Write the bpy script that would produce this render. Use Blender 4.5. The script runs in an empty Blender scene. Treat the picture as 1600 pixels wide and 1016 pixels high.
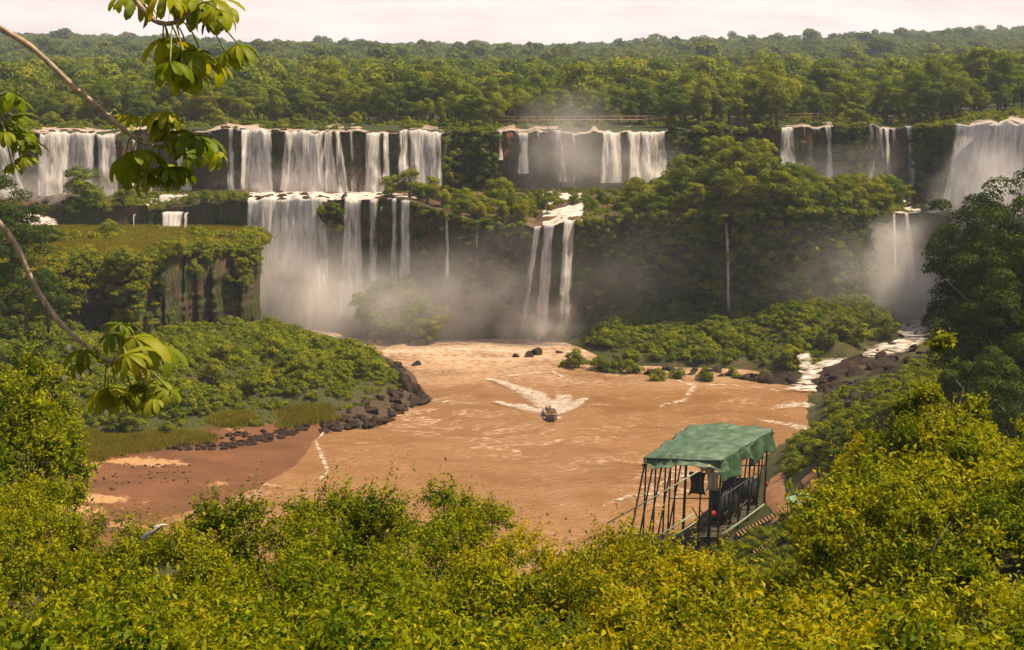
import bpy, math, random
import numpy as np
from mathutils import Vector, Matrix

random.seed(7)
R = np.random.default_rng(11)
sc = bpy.context.scene
col = sc.collection

# ------------------------------------------------------------------ camera
F = 2200.0                       # focal length in photo pixels (photo 1600 x 1016)
HC = 70.0                        # height of the lookout above the lower river
PITCH = math.atan((508 - 95) / F)
CP, SP = math.cos(PITCH), math.sin(PITCH)
cam = bpy.data.cameras.new('camera')
cam.sensor_width = 36.0
cam.lens = 36.0 * F / 1600.0
cam.clip_start = 0.1
cam.clip_end = 9000
camo = bpy.data.objects.new('camera', cam)
camo.location = (0, 0, HC)
camo.rotation_euler = (math.pi / 2 - PITCH, 0, 0)
col.objects.link(camo)
sc.camera = camo

# ------------------------------------------------------------------ light
SUN_V = Vector((0.62, 0.08, 1.05)).normalized()
sun_el = math.asin(SUN_V.z)
sun_az = math.atan2(SUN_V.x, SUN_V.y)
sun = bpy.data.lights.new('sun', 'SUN')
sun.energy = 5.0
sun.angle = math.radians(0.5)
sun.color = (1.0, 0.82, 0.58)
suno = bpy.data.objects.new('sun', sun)
suno.rotation_euler = (-SUN_V).to_track_quat('-Z', 'Y').to_euler()
suno.location = (60, 80, 200)
col.objects.link(suno)

world = bpy.data.worlds.new('World')
sc.world = world
world.use_nodes = True
wn = world.node_tree
wn.nodes.clear()


def N(nt, t, **kw):
    n = nt.nodes.new(t)
    for k, v in kw.items():
        if k == 'inp':
            for a, b in v.items():
                n.inputs[a].default_value = b
        else:
            setattr(n, k, v)
    return n


def L(nt, a, b):
    nt.links.new(a, b)


sky = N(wn, 'ShaderNodeTexSky', sky_type='NISHITA', sun_disc=False)
sky.sun_elevation = sun_el
sky.sun_rotation = sun_az
sky.dust_density = 2.0
bg1 = N(wn, 'ShaderNodeBackground', inp={'Strength': 0.06})
L(wn, sky.outputs[0], bg1.inputs['Color'])
tc = N(wn, 'ShaderNodeTexCoord')
sep = N(wn, 'ShaderNodeSeparateXYZ')
L(wn, tc.outputs['Generated'], sep.inputs[0])
zz = N(wn, 'ShaderNodeMath', operation='MAXIMUM', inp={1: 0.0})
L(wn, sep.outputs['Z'], zz.inputs[0])
za = N(wn, 'ShaderNodeMath', operation='ADD', inp={1: 0.14})
L(wn, zz.outputs[0], za.inputs[0])
dv = N(wn, 'ShaderNodeVectorMath', operation='DIVIDE')
cz = N(wn, 'ShaderNodeCombineXYZ')
for i in range(3):
    L(wn, za.outputs[0], cz.inputs[i])
L(wn, tc.outputs['Generated'], dv.inputs[0])
L(wn, cz.outputs[0], dv.inputs[1])
cn = N(wn, 'ShaderNodeTexNoise', inp={'Scale': 0.9, 'Detail': 7.0, 'Roughness': 0.55})
L(wn, dv.outputs[0], cn.inputs['Vector'])
cr = N(wn, 'ShaderNodeMapRange', inp={'From Min': 0.47, 'From Max': 0.66})
L(wn, cn.outputs[0], cr.inputs[0])
# a layer of thin broken cloud: seen edge-on towards the horizon it closes up
hz = N(wn, 'ShaderNodeMapRange', inp={'From Min': 0.02, 'From Max': 0.35, 'To Min': 0.92, 'To Max': 0.0})
L(wn, zz.outputs[0], hz.inputs[0])
mx = N(wn, 'ShaderNodeMath', operation='MAXIMUM')
L(wn, cr.outputs[0], mx.inputs[0])
L(wn, hz.outputs[0], mx.inputs[1])
c2 = N(wn, 'ShaderNodeMix', data_type='RGBA', inp={6: (0.84, 0.67, 0.65, 1), 7: (1.0, 0.83, 0.755, 1)})
cn2 = N(wn, 'ShaderNodeTexNoise', inp={'Scale': 2.2, 'Detail': 6.0, 'Roughness': 0.6})
L(wn, dv.outputs[0], cn2.inputs['Vector'])
cr2 = N(wn, 'ShaderNodeMapRange', inp={'From Min': 0.35, 'From Max': 0.6})
L(wn, cn2.outputs[0], cr2.inputs[0])
L(wn, cr2.outputs[0], c2.inputs[0])
bg2 = N(wn, 'ShaderNodeBackground', inp={'Strength': 0.75})
L(wn, c2.outputs[2], bg2.inputs['Color'])
ms = N(wn, 'ShaderNodeMixShader')
L(wn, mx.outputs[0], ms.inputs[0])
L(wn, bg1.outputs[0], ms.inputs[1])
L(wn, bg2.outputs[0], ms.inputs[2])
wo = N(wn, 'ShaderNodeOutputWorld')
L(wn, ms.outputs[0], wo.inputs[0])

vs = sc.view_settings
vs.view_transform = 'Standard'
vs.look = 'None'
vs.gamma = 1.0
vs.exposure = 0.85
vs.use_curve_mapping = False

cy = sc.cycles
cy.use_denoising = True
cy.max_bounces = 6
cy.diffuse_bounces = 3
cy.glossy_bounces = 2
cy.transmission_bounces = 4
cy.transparent_max_bounces = 12
cy.volume_bounces = 3
cy.volume_step_rate = 2.0
cy.volume_max_steps = 128
cy.sample_clamp_indirect = 6.0


# ------------------------------------------------------------------ pixel geometry
def ray(x, y):
    u = (x - 800) / F
    v = (508 - y) / F
    return np.array([u, CP + v * SP, -SP + v * CP])


def P(x, y, D):                   # pixel -> point at ground distance D
    r = ray(x, y)
    t = D / r[1]
    return np.array([r[0] * t, D, HC + r[2] * t])


def PZ(x, y, z):                  # pixel -> point at height z
    r = ray(x, y)
    t = (z - HC) / r[2]
    return np.array([r[0] * t, r[1] * t, z])


def PV_(x, y, D):                 # the same for arrays
    x, y, D = np.broadcast_arrays(np.asarray(x, float), np.asarray(y, float), np.asarray(D, float))
    u = (x - 800) / F
    v = (508 - y) / F
    t = D / (CP + v * SP)
    return np.stack([u * t, D, HC + (-SP + v * CP) * t], -1)


def interp(x, pts, k=1):
    xs = [p[0] for p in pts]
    return np.interp(x, xs, [p[k] for p in pts])


# ------------------------------------------------------------------ numpy noise
def _h(i, j, k, s):
    n = (i * 374761393 + j * 668265263 + k * 2147483647 + s * 1274126177) & 0xffffffff
    n = ((n ^ (n >> 13)) * 1274126177) & 0xffffffff
    n = n ^ (n >> 16)
    return (n & 0xffff) / 65535.0


def vnoise(p, s=0):
    p = np.asarray(p, float)
    f = np.floor(p).astype(np.int64)
    t = p - f
    t = t * t * (3 - 2 * t)
    r = 0
    for a in (0, 1):
        for b in (0, 1):
            for c in (0, 1):
                w = (t[..., 0] if a else 1 - t[..., 0]) * (t[..., 1] if b else 1 - t[..., 1]) * (t[..., 2] if c else 1 - t[..., 2])
                r = r + w * _h(f[..., 0] + a, f[..., 1] + b, f[..., 2] + c, s)
    return r


def fbm(p, o=4, s=0):
    p = np.asarray(p, float)
    r, a, tot = 0, 1.0, 0
    for i in range(o):
        r = r + a * vnoise(p * 2 ** i, s + i)
        tot += a
        a *= 0.5
    return r / tot - 0.5


# ------------------------------------------------------------------ mesh helpers
def mesh_np(name, V, Q, mat, attrs=None, uv=None, smooth=False, tris=None):
    """one mesh from numpy arrays: V (n,3), Q (m,4) quads, optional extra tris"""
    me = bpy.data.meshes.new(name)
    V = np.asarray(V, np.float32).reshape(-1, 3)
    Q = np.asarray(Q, np.int32).reshape(-1, 4) if Q is not None and len(Q) else np.zeros((0, 4), np.int32)
    T = np.asarray(tris, np.int32).reshape(-1, 3) if tris is not None and len(tris) else np.zeros((0, 3), np.int32)
    me.vertices.add(len(V))
    me.vertices.foreach_set('co', V.ravel())
    nl = Q.size + T.size
    me.loops.add(nl)
    me.loops.foreach_set('vertex_index', np.concatenate([Q.ravel(), T.ravel()]))
    npoly = len(Q) + len(T)
    me.polygons.add(npoly)
    ls = np.concatenate([np.arange(len(Q)) * 4, Q.size + np.arange(len(T)) * 3]).astype(np.int32)
    me.polygons.foreach_set('loop_start', ls)
    if smooth:
        me.polygons.foreach_set('use_smooth', np.ones(npoly, bool))
    for k, a in (attrs or {}).items():
        at = me.attributes.new(k, 'FLOAT', 'POINT')
        at.data.foreach_set('value', np.asarray(a, np.float32))
    if uv is not None:
        ul = me.uv_layers.new(name='UVMap')
        vi = np.concatenate([Q.ravel(), T.ravel()])
        ul.data.foreach_set('uv', np.asarray(uv, np.float32)[vi].ravel())
    me.update(calc_edges=True)
    me.validate()
    for m in (mat if isinstance(mat, (list, tuple)) else [mat]):
        me.materials.append(m)
    return me


def obj(name, me, parent=None, loc=None):
    o = bpy.data.objects.new(name, me)
    if loc is not None:
        o.location = loc
    if parent is not None:
        o.parent = parent
    col.objects.link(o)
    return o


def tag(o, label, cat, group=None):
    o['label'] = label
    o['category'] = cat
    if group:
        o['group'] = group
    return o


def kind(o, k, label=None):
    o['kind'] = k
    if label:
        o['label'] = label
    return o


def empty(name, loc, rz=0, s=1):
    o = bpy.data.objects.new(name, None)
    o.location = loc
    o.rotation_euler = (0, 0, rz)
    o.scale = (s, s, s) if not isinstance(s, tuple) else s
    o.empty_display_size = 0.3
    col.objects.link(o)
    return o


class MB:
    """collects bars, tubes and quads into one mesh"""

    def __init__(self):
        self.V, self.Q, self.n = [], [], 0

    def add(self, V, Q):
        self.V.append(np.asarray(V, float))
        self.Q.append(np.asarray(Q, int) + self.n)
        self.n += len(V)
        return self

    def tube(self, pts, rad, sides=7):
        pts = np.asarray(pts, float)
        rad = np.broadcast_to(np.asarray(rad, float), (len(pts),))
        d = np.gradient(pts, axis=0)
        V = []
        up = np.array([0.13, 0.31, 1.0])
        for i, p in enumerate(pts):
            t = d[i] / (np.linalg.norm(d[i]) + 1e-9)
            a = np.cross(t, up)
            if np.linalg.norm(a) < 0.05:
                a = np.cross(t, (1, 0, 0))
            a /= np.linalg.norm(a)
            b = np.cross(t, a)
            for k in range(sides):
                th = 2 * math.pi * k / sides
                V.append(p + rad[i] * (a * math.cos(th) + b * math.sin(th)))
        Q = []
        for i in range(len(pts) - 1):
            for k in range(sides):
                k2 = (k + 1) % sides
                Q.append((i * sides + k, i * sides + k2, (i + 1) * sides + k2, (i + 1) * sides + k))
        n = len(V)
        V.append(pts[0]); V.append(pts[-1])
        for k in range(0, sides):
            k2 = (k + 1) % sides
            Q.append((n, k2, k, n))
            m = (len(pts) - 1) * sides
            Q.append((n + 1, m + k, m + k2, n + 1))
        self.add(V, Q)
        return self

    def box(self, c, s, rot=None):
        c = np.asarray(c, float); s = np.asarray(s, float) / 2
        V = np.array([[x, y, z] for x in (-1, 1) for y in (-1, 1) for z in (-1, 1)], float) * s
        if rot is not None:
            V = V @ np.asarray(rot).T
        Q = [(0, 1, 3, 2), (4, 6, 7, 5), (0, 4, 5, 1), (2, 3, 7, 6), (0, 2, 6, 4), (1, 5, 7, 3)]
        self.add(V + c, Q)
        return self

    def mesh(self, name, mat, smooth=False):
        Q = np.concatenate(self.Q)
        V = np.concatenate(self.V)
        deg = (Q[:, 0] == Q[:, 3])
        return mesh_np(name, V, Q[~deg], mat, smooth=smooth, tris=Q[deg][:, :3] if deg.any() else None)


def grid_mesh(name, V, mat, attrs=None, uv=None, smooth=True):
    nr, nc = V.shape[:2]
    i = np.arange(nr - 1)[:, None] * nc + np.arange(nc - 1)[None]
    Q = np.stack([i, i + 1, i + nc + 1, i + nc], -1).reshape(-1, 4)
    return mesh_np(name, V.reshape(-1, 3), Q, mat, attrs, uv, smooth)


class Field:
    """height field through control points (linear radial basis)"""

    def __init__(self, pts, lam=1.5):
        p = np.asarray(pts, float)
        self.p = p
        d = np.linalg.norm(p[:, None, :2] - p[None, :, :2], axis=-1)
        n = len(p)
        A = np.zeros((n + 1, n + 1))
        A[:n, :n] = np.sqrt(d * d + 4.0) - np.eye(n) * lam
        A[:n, n] = 1
        A[n, :n] = 1
        b = np.concatenate([p[:, 2], [0]])
        self.w = np.linalg.solve(A, b)

    def __call__(self, x, y):
        x = np.asarray(x, float); y = np.asarray(y, float)
        sh = x.shape
        x = x.ravel(); y = y.ravel()
        d = np.sqrt((x[:, None] - self.p[None, :, 0]) ** 2 + (y[:, None] - self.p[None, :, 1]) ** 2 + 4.0)
        return (d @ self.w[:-1] + self.w[-1]).reshape(sh)


# ------------------------------------------------------------------ materials
def new_mat(name):
    m = bpy.data.materials.new(name)
    m.use_nodes = True
    m.node_tree.nodes.clear()
    return m, m.node_tree


def noise_node(nt, scale, detail=4, rough=0.55, vec=None, stretch=None):
    if vec is None:
        vec = N(nt, 'ShaderNodeTexCoord').outputs['Object']
    if stretch:
        mp = N(nt, 'ShaderNodeMapping')
        mp.inputs['Scale'].default_value = stretch
        L(nt, vec, mp.inputs['Vector'])
        vec = mp.outputs[0]
    n = N(nt, 'ShaderNodeTexNoise', inp={'Scale': scale, 'Detail': detail, 'Roughness': rough})
    L(nt, vec, n.inputs['Vector'])
    return n.outputs[0]


def ramp(nt, fac, stops):
    r = N(nt, 'ShaderNodeValToRGB')
    e = r.color_ramp.elements
    while len(e) < len(stops):
        e.new(0.5)
    for el, (p, c) in zip(e, stops):
        el.position = p
        el.color = (*c, 1) if len(c) == 3 else c
    L(nt, fac, r.inputs[0])
    return r.outputs[0]


def mixc(nt, fac, a, b, mode='MIX'):
    m = N(nt, 'ShaderNodeMix', data_type='RGBA', blend_type=mode)
    for s, v in ((m.inputs[0], fac), (m.inputs[6], a), (m.inputs[7], b)):
        if isinstance(v, (int, float)):
            s.default_value = v
        elif isinstance(v, tuple):
            s.default_value = (*v, 1) if len(v) == 3 else v
        else:
            L(nt, v, s)
    return m.outputs[2]


def mrange(nt, v, a, b, c=0.0, d=1.0):
    m = N(nt, 'ShaderNodeMapRange', inp={1: a, 2: b, 3: c, 4: d})
    L(nt, v, m.inputs[0])
    return m.outputs[0]


def math2(nt, op, a, b):
    m = N(nt, 'ShaderNodeMath', operation=op)
    for i, v in enumerate((a, b)):
        if isinstance(v, (int, float)):
            m.inputs[i].default_value = v
        else:
            L(nt, v, m.inputs[i])
    return m.outputs[0]


def finish(nt, shader, volume=None):
    o = N(nt, 'ShaderNodeOutputMaterial')
    if shader is not None:
        L(nt, shader, o.inputs['Surface'])
    if volume is not None:
        L(nt, volume, o.inputs['Volume'])


def leaf_mat(name, stops, trans=0.28, gloss=0.01, vary=0.42):
    m, nt = new_mat(name)
    at = N(nt, 'ShaderNodeAttribute', attribute_name='tint')
    oi = N(nt, 'ShaderNodeObjectInfo')
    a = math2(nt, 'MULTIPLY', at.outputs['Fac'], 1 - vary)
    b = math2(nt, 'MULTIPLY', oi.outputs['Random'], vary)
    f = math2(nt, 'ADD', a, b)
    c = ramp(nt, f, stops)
    d = N(nt, 'ShaderNodeBsdfDiffuse')
    t = N(nt, 'ShaderNodeBsdfTranslucent')
    g = N(nt, 'ShaderNodeBsdfGlossy', inp={'Roughness': 0.55, 'Color': (0.55, 0.6, 0.35, 1)})
    L(nt, c, d.inputs['Color'])
    tcol = mixc(nt, 1.0, c, (1.0, 1.0, 0.45), 'MULTIPLY')
    L(nt, tcol, t.inputs['Color'])
    m1 = N(nt, 'ShaderNodeMixShader', inp={0: trans})
    L(nt, d.outputs[0], m1.inputs[1]); L(nt, t.outputs[0], m1.inputs[2])
    m2 = N(nt, 'ShaderNodeMixShader', inp={0: gloss})
    L(nt, m1.outputs[0], m2.inputs[1]); L(nt, g.outputs[0], m2.inputs[2])
    finish(nt, m2.outputs[0])
    return m


def plain_mat(name, c1, c2, scale=3.0, rough=0.7, spec=0.3, stretch=None, bump=0.0, metallic=0.0):
    m, nt = new_mat(name)
    n = noise_node(nt, scale, 5, 0.6, stretch=stretch)
    c = ramp(nt, n, [(0.3, c1), (0.7, c2)])
    b = N(nt, 'ShaderNodeBsdfPrincipled', inp={'Roughness': rough, 'Metallic': metallic})
    b.inputs['Specular IOR Level'].default_value = spec
    L(nt, c, b.inputs['Base Color'])
    if bump:
        bp = N(nt, 'ShaderNodeBump', inp={'Strength': bump, 'Distance': 0.2})
        L(nt, n, bp.inputs['Height'])
        L(nt, bp.outputs[0], b.inputs['Normal'])
    finish(nt, b.outputs[0])
    return m


M = {}
M['leaf_forest'] = leaf_mat('leaf_forest', [(0.0, (0.026, 0.056, 0.006)), (0.3, (0.078, 0.118, 0.009)), (0.55, (0.148, 0.185, 0.010)), (0.8, (0.27, 0.26, 0.014)), (1.0, (0.40, 0.28, 0.02))])
M['leaf_hill'] = leaf_mat('leaf_hill', [(0.0, (0.024, 0.052, 0.010)), (0.5, (0.085, 0.120, 0.016)), (1.0, (0.20, 0.20, 0.022))])
M['leaf_shrub'] = leaf_mat('leaf_shrub', [(0.0, (0.032, 0.066, 0.005)), (0.4, (0.120, 0.160, 0.008)), (0.8, (0.28, 0.26, 0.010)), (1.0, (0.40, 0.29, 0.02))])
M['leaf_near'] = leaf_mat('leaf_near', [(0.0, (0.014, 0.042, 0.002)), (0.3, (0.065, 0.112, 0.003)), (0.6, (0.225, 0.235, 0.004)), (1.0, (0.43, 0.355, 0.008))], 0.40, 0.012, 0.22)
M['leaf_gold'] = leaf_mat('leaf_gold', [(0.0, (0.018, 0.048, 0.002)), (0.3, (0.095, 0.135, 0.004)), (0.6, (0.295, 0.26, 0.004)), (1.0, (0.50, 0.345, 0.008))], 0.40, 0.012, 0.22)
M['leaf_dark'] = leaf_mat('leaf_dark', [(0.0, (0.010, 0.028, 0.005)), (0.5, (0.034, 0.060, 0.006)), (1.0, (0.13, 0.15, 0.012))], 0.25)
M['leaf_broad'] = leaf_mat('leaf_broad', [(0.0, (0.030, 0.070, 0.005)), (0.35, (0.13, 0.18, 0.008)), (0.65, (0.27, 0.28, 0.012)), (1.0, (0.52, 0.38, 0.02))], 0.55, 0.03)
M['grass'] = leaf_mat('grass', [(0.0, (0.10, 0.11, 0.010)), (0.5, (0.23, 0.20, 0.014)), (1.0, (0.40, 0.28, 0.025))], 0.45, 0.01)
M['bark'] = plain_mat('bark', (0.06, 0.045, 0.03), (0.16, 0.12, 0.08), 6, 0.85)
M['bark_pale'] = plain_mat('bark_pale', (0.15, 0.105, 0.065), (0.40, 0.30, 0.20), 40, 0.7, stretch=(1, 1, 0.4))
M['metal_dark'] = plain_mat('metal_dark', (0.012, 0.018, 0.012), (0.03, 0.04, 0.025), 4, 0.5, 0.4)
M['rail_green'] = plain_mat('rail_green', (0.16, 0.20, 0.13), (0.26, 0.30, 0.20), 4, 0.5, 0.4)
M['wood'] = plain_mat('wood', (0.16, 0.08, 0.04), (0.38, 0.20, 0.11), 4, 0.75)
M['log'] = plain_mat('log', (0.36, 0.24, 0.12), (0.55, 0.38, 0.22), 6, 0.8)
M['plank_dark'] = plain_mat('plank_dark', (0.03, 0.025, 0.018), (0.08, 0.06, 0.04), 5, 0.8)
M['canvas_pale'] = plain_mat('canvas_pale', (0.36, 0.27, 0.18), (0.55, 0.44, 0.32), 5, 0.85)
M['red'] = plain_mat('red', (0.42, 0.03, 0.012), (0.6, 0.06, 0.02), 8, 0.6)
M['orange'] = plain_mat('orange', (0.50, 0.10, 0.02), (0.62, 0.16, 0.04), 8, 0.7)
M['navy'] = plain_mat('navy', (0.010, 0.012, 0.022), (0.025, 0.028, 0.04), 3, 0.6)
M['skin'] = plain_mat('skin', (0.25, 0.13, 0.08), (0.36, 0.20, 0.13), 8, 0.6)
M['hull'] = plain_mat('hull', (0.14, 0.12, 0.10), (0.24, 0.20, 0.17), 5, 0.45)
M['engine'] = plain_mat('engine', (0.02, 0.02, 0.022), (0.05, 0.05, 0.05), 5, 0.4)
M['sheet_green'] = plain_mat('sheet_green', (0.10, 0.20, 0.14), (0.20, 0.32, 0.24), 3, 0.6)
M['sheet_white'] = plain_mat('sheet_white', (0.6, 0.58, 0.55), (0.78, 0.75, 0.72), 3, 0.6)
M['pale_wood'] = plain_mat('pale_wood', (0.16, 0.14, 0.12), (0.58, 0.52, 0.46), 14, 0.9)
M['bridge'] = plain_mat('bridge', (0.20, 0.10, 0.06), (0.30, 0.17, 0.10), 1, 0.8)
M['stalk'] = plain_mat('stalk', (0.12, 0.13, 0.03), (0.24, 0.22, 0.06), 9, 0.6)
M['bud'] = plain_mat('bud', (0.55, 0.45, 0.32), (0.75, 0.62, 0.46), 20, 0.6)


def rock_mat():
    m, nt = new_mat('rock')
    a = noise_node(nt, 0.22, 6, 0.62, stretch=(1, 1, 0.45))
    b = noise_node(nt, 1.1, 6, 0.65, stretch=(1, 1, 0.30))
    c = ramp(nt, b, [(0.28, (0.014, 0.010, 0.008)), (0.5, (0.060, 0.036, 0.024)), (0.72, (0.15, 0.080, 0.045))])
    red = mixc(nt, mrange(nt, a, 0.52, 0.70), c, (0.24, 0.065, 0.026))
    g = noise_node(nt, 0.16, 7, 0.68)
    gc = ramp(nt, b, [(0.3, (0.014, 0.024, 0.005)), (0.7, (0.055, 0.070, 0.012))])
    cc = mixc(nt, mrange(nt, g, 0.40, 0.56), red, gc)
    p = N(nt, 'ShaderNodeBsdfPrincipled', inp={'Roughness': 0.75})
    p.inputs['Specular IOR Level'].default_value = 0.25
    L(nt, cc, p.inputs['Base Color'])
    bp = N(nt, 'ShaderNodeBump', inp={'Strength': 0.9, 'Distance': 0.8})
    L(nt, b, bp.inputs['Height'])
    L(nt, bp.outputs[0], p.inputs['Normal'])
    finish(nt, p.outputs[0])
    return m


def boulder_mat():
    m, nt = new_mat('boulder_rock')
    b = noise_node(nt, 1.6, 6, 0.65)
    c = ramp(nt, b, [(0.3, (0.010, 0.008, 0.006)), (0.55, (0.034, 0.021, 0.014)), (0.8, (0.085, 0.048, 0.028))])
    p = N(nt, 'ShaderNodeBsdfPrincipled', inp={'Roughness': 0.9})
    p.inputs['Specular IOR Level'].default_value = 0.15
    L(nt, c, p.inputs['Base Color'])
    bp = N(nt, 'ShaderNodeBump', inp={'Strength': 0.8, 'Distance': 0.3})
    L(nt, b, bp.inputs['Height'])
    L(nt, bp.outputs[0], p.inputs['Normal'])
    finish(nt, p.outputs[0])
    return m


def ground_mat(name, c1, c2, c3, s=0.3):
    m, nt = new_mat(name)
    a = noise_node(nt, s, 7, 0.65)
    b = noise_node(nt, s * 9, 4, 0.65)
    c = ramp(nt, a, [(0.3, c1), (0.5, c2), (0.7, c3)])
    c = mixc(nt, 0.5, c, ramp(nt, b, [(0.3, (0.35, 0.35, 0.35)), (0.7, (1, 1, 1))]), 'MULTIPLY')
    p = N(nt, 'ShaderNodeBsdfPrincipled', inp={'Roughness': 0.9})
    p.inputs['Specular IOR Level'].default_value = 0.15
    L(nt, c, p.inputs['Base Color'])
    bp = N(nt, 'ShaderNodeBump', inp={'Strength': 0.8, 'Distance': 0.4})
    L(nt, b, bp.inputs['Height'])
    L(nt, bp.outputs[0], p.inputs['Normal'])
    finish(nt, p.outputs[0])
    return m


def water_mat(name, c1, c2, foam, thr, scale=0.05, stretch=(1, 2.2, 1), far=None, rough=0.22):
    """muddy water: ripples by bump, foam streaks by distorted noise"""
    m, nt = new_mat(name)
    tcn = N(nt, 'ShaderNodeTexCoord')
    vec = tcn.outputs['Object']
    w = N(nt, 'ShaderNodeTexNoise', inp={'Scale': 0.04, 'Detail': 3.0})
    L(nt, vec, w.inputs['Vector'])
    ws = N(nt, 'ShaderNodeVectorMath', operation='SCALE', inp={'Scale': 22.0})
    L(nt, w.outputs['Color'], ws.inputs[0])
    wv = N(nt, 'ShaderNodeVectorMath', operation='ADD')
    L(nt, vec, wv.inputs[0]); L(nt, ws.outputs[0], wv.inputs[1])
    big = noise_node(nt, scale, 6, 0.62, vec=wv.outputs[0], stretch=stretch)
    fine = noise_node(nt, 0.9, 5, 0.65, vec=vec, stretch=(0.6, 1.6, 1))
    c = ramp(nt, big, [(0.3, c1), (0.7, c2)])
    # foam lies along the folds of the current
    fold = math2(nt, 'ABSOLUTE', math2(nt, 'SUBTRACT', big, 0.5), 0.0)
    streak = mrange(nt, fold, 0.0, 0.055, 1.0, 0.0)
    fmask = math2(nt, 'MULTIPLY', streak, mrange(nt, fine, 0.46, 0.66))
    patch = noise_node(nt, scale * 0.45, 4, 0.6, vec=vec)
    fmask = math2(nt, 'MULTIPLY', fmask, mrange(nt, patch, thr, thr + 0.16))
    spk = math2(nt, 'MULTIPLY', mrange(nt, fine, 0.60, 0.72), mrange(nt, big, 0.5, 0.66, 0.0, 0.6))
    fmask = math2(nt, 'MAXIMUM', fmask, spk)
    if far:
        s = N(nt, 'ShaderNodeSeparateXYZ')
        L(nt, vec, s.inputs[0])
        ff = math2(nt, 'MULTIPLY', mrange(nt, s.outputs['Y'], far[0], far[1]), mrange(nt, math2(nt, 'ADD', fine, math2(nt, 'MULTIPLY', big, 0.6)), 0.66, 0.95))
        fmask = math2(nt, 'MAXIMUM', fmask, ff)
    cc = mixc(nt, fmask, c, foam)
    p = N(nt, 'ShaderNodeBsdfPrincipled', inp={'IOR': 1.33})
    p.inputs['Specular IOR Level'].default_value = 0.5
    L(nt, cc, p.inputs['Base Color'])
    rg = mrange(nt, fmask, 0, 1, rough, 0.8)
    L(nt, rg, p.inputs['Roughness'])
    rip = noise_node(nt, 0.55, 5, 0.6, vec=wv.outputs[0], stretch=(0.7, 1.8, 1))
    hsum = math2(nt, 'ADD', rip, math2(nt, 'MULTIPLY', fmask, 0.25))
    bp = N(nt, 'ShaderNodeBump', inp={'Strength': 0.7, 'Distance': 1.0})
    L(nt, hsum, bp.inputs['Height'])
    L(nt, bp.outputs[0], p.inputs['Normal'])
    finish(nt, p.outputs[0])
    return m


def fall_mat():
    m, nt = new_mat('falling_water')
    uv = N(nt, 'ShaderNodeUVMap').outputs[0]
    n1 = noise_node(nt, 1.0, 5, 0.6, vec=uv, stretch=(0.55, 0.09, 1))
    n2 = noise_node(nt, 1.0, 5, 0.65, vec=uv, stretch=(5.0, 0.30, 1))
    mask = math2(nt, 'ADD', math2(nt, 'MULTIPLY', n1, 0.62), math2(nt, 'MULTIPLY', n2, 0.38))
    de = N(nt, 'ShaderNodeAttribute', attribute_name='dens').outputs['Fac']
    thr = math2(nt, 'SUBTRACT', 0.80, math2(nt, 'MULTIPLY', de, 0.47))
    al = math2(nt, 'SUBTRACT', mask, thr)
    al = mrange(nt, al, -0.04, 0.16, 0.0, 0.96)
    n3 = noise_node(nt, 1.0, 5, 0.7, vec=uv, stretch=(1.5, 0.12, 1))
    c = ramp(nt, n3, [(0.34, (0.44, 0.38, 0.32)), (0.50, (0.78, 0.73, 0.68)), (0.64, (0.92, 0.89, 0.86))])
    d = N(nt, 'ShaderNodeBsdfDiffuse')
    t = N(nt, 'ShaderNodeBsdfTranslucent')
    L(nt, c, d.inputs['Color']); L(nt, c, t.inputs['Color'])
    bp = N(nt, 'ShaderNodeBump', inp={'Strength': 1.0, 'Distance': 0.6})
    L(nt, n3, bp.inputs['Height'])
    L(nt, bp.outputs[0], d.inputs['Normal'])
    m1 = N(nt, 'ShaderNodeMixShader', inp={0: 0.35})
    L(nt, d.outputs[0], m1.inputs[1]); L(nt, t.outputs[0], m1.inputs[2])
    tr = N(nt, 'ShaderNodeBsdfTransparent')
    m2 = N(nt, 'ShaderNodeMixShader')
    L(nt, al, m2.inputs[0]); L(nt, tr.outputs[0], m2.inputs[1]); L(nt, m1.outputs[0], m2.inputs[2])
    finish(nt, m2.outputs[0])
    return m


def foam_mat(name='foam', lo=0.50, hi=0.72, sc_=1.1):
    m, nt = new_mat(name)
    n = noise_node(nt, sc_, 7, 0.72, stretch=(0.55, 1.5, 1))
    ed = N(nt, 'ShaderNodeAttribute', attribute_name='dens').outputs['Fac']
    al = mrange(nt, math2(nt, 'ADD', n, math2(nt, 'SUBTRACT', math2(nt, 'MULTIPLY', ed, 0.34), 0.27)), lo, hi)
    c = ramp(nt, n, [(0.3, (0.46, 0.34, 0.25)), (0.6, (0.72, 0.64, 0.57))])
    d = N(nt, 'ShaderNodeBsdfDiffuse')
    L(nt, c, d.inputs['Color'])
    bp = N(nt, 'ShaderNodeBump', inp={'Strength': 1.0, 'Distance': 0.4})
    L(nt, n, bp.inputs['Height']); L(nt, bp.outputs[0], d.inputs['Normal'])
    tr = N(nt, 'ShaderNodeBsdfTransparent')
    m2 = N(nt, 'ShaderNodeMixShader')
    L(nt, al, m2.inputs[0]); L(nt, tr.outputs[0], m2.inputs[1]); L(nt, d.outputs[0], m2.inputs[2])
    finish(nt, m2.outputs[0])
    return m


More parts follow.
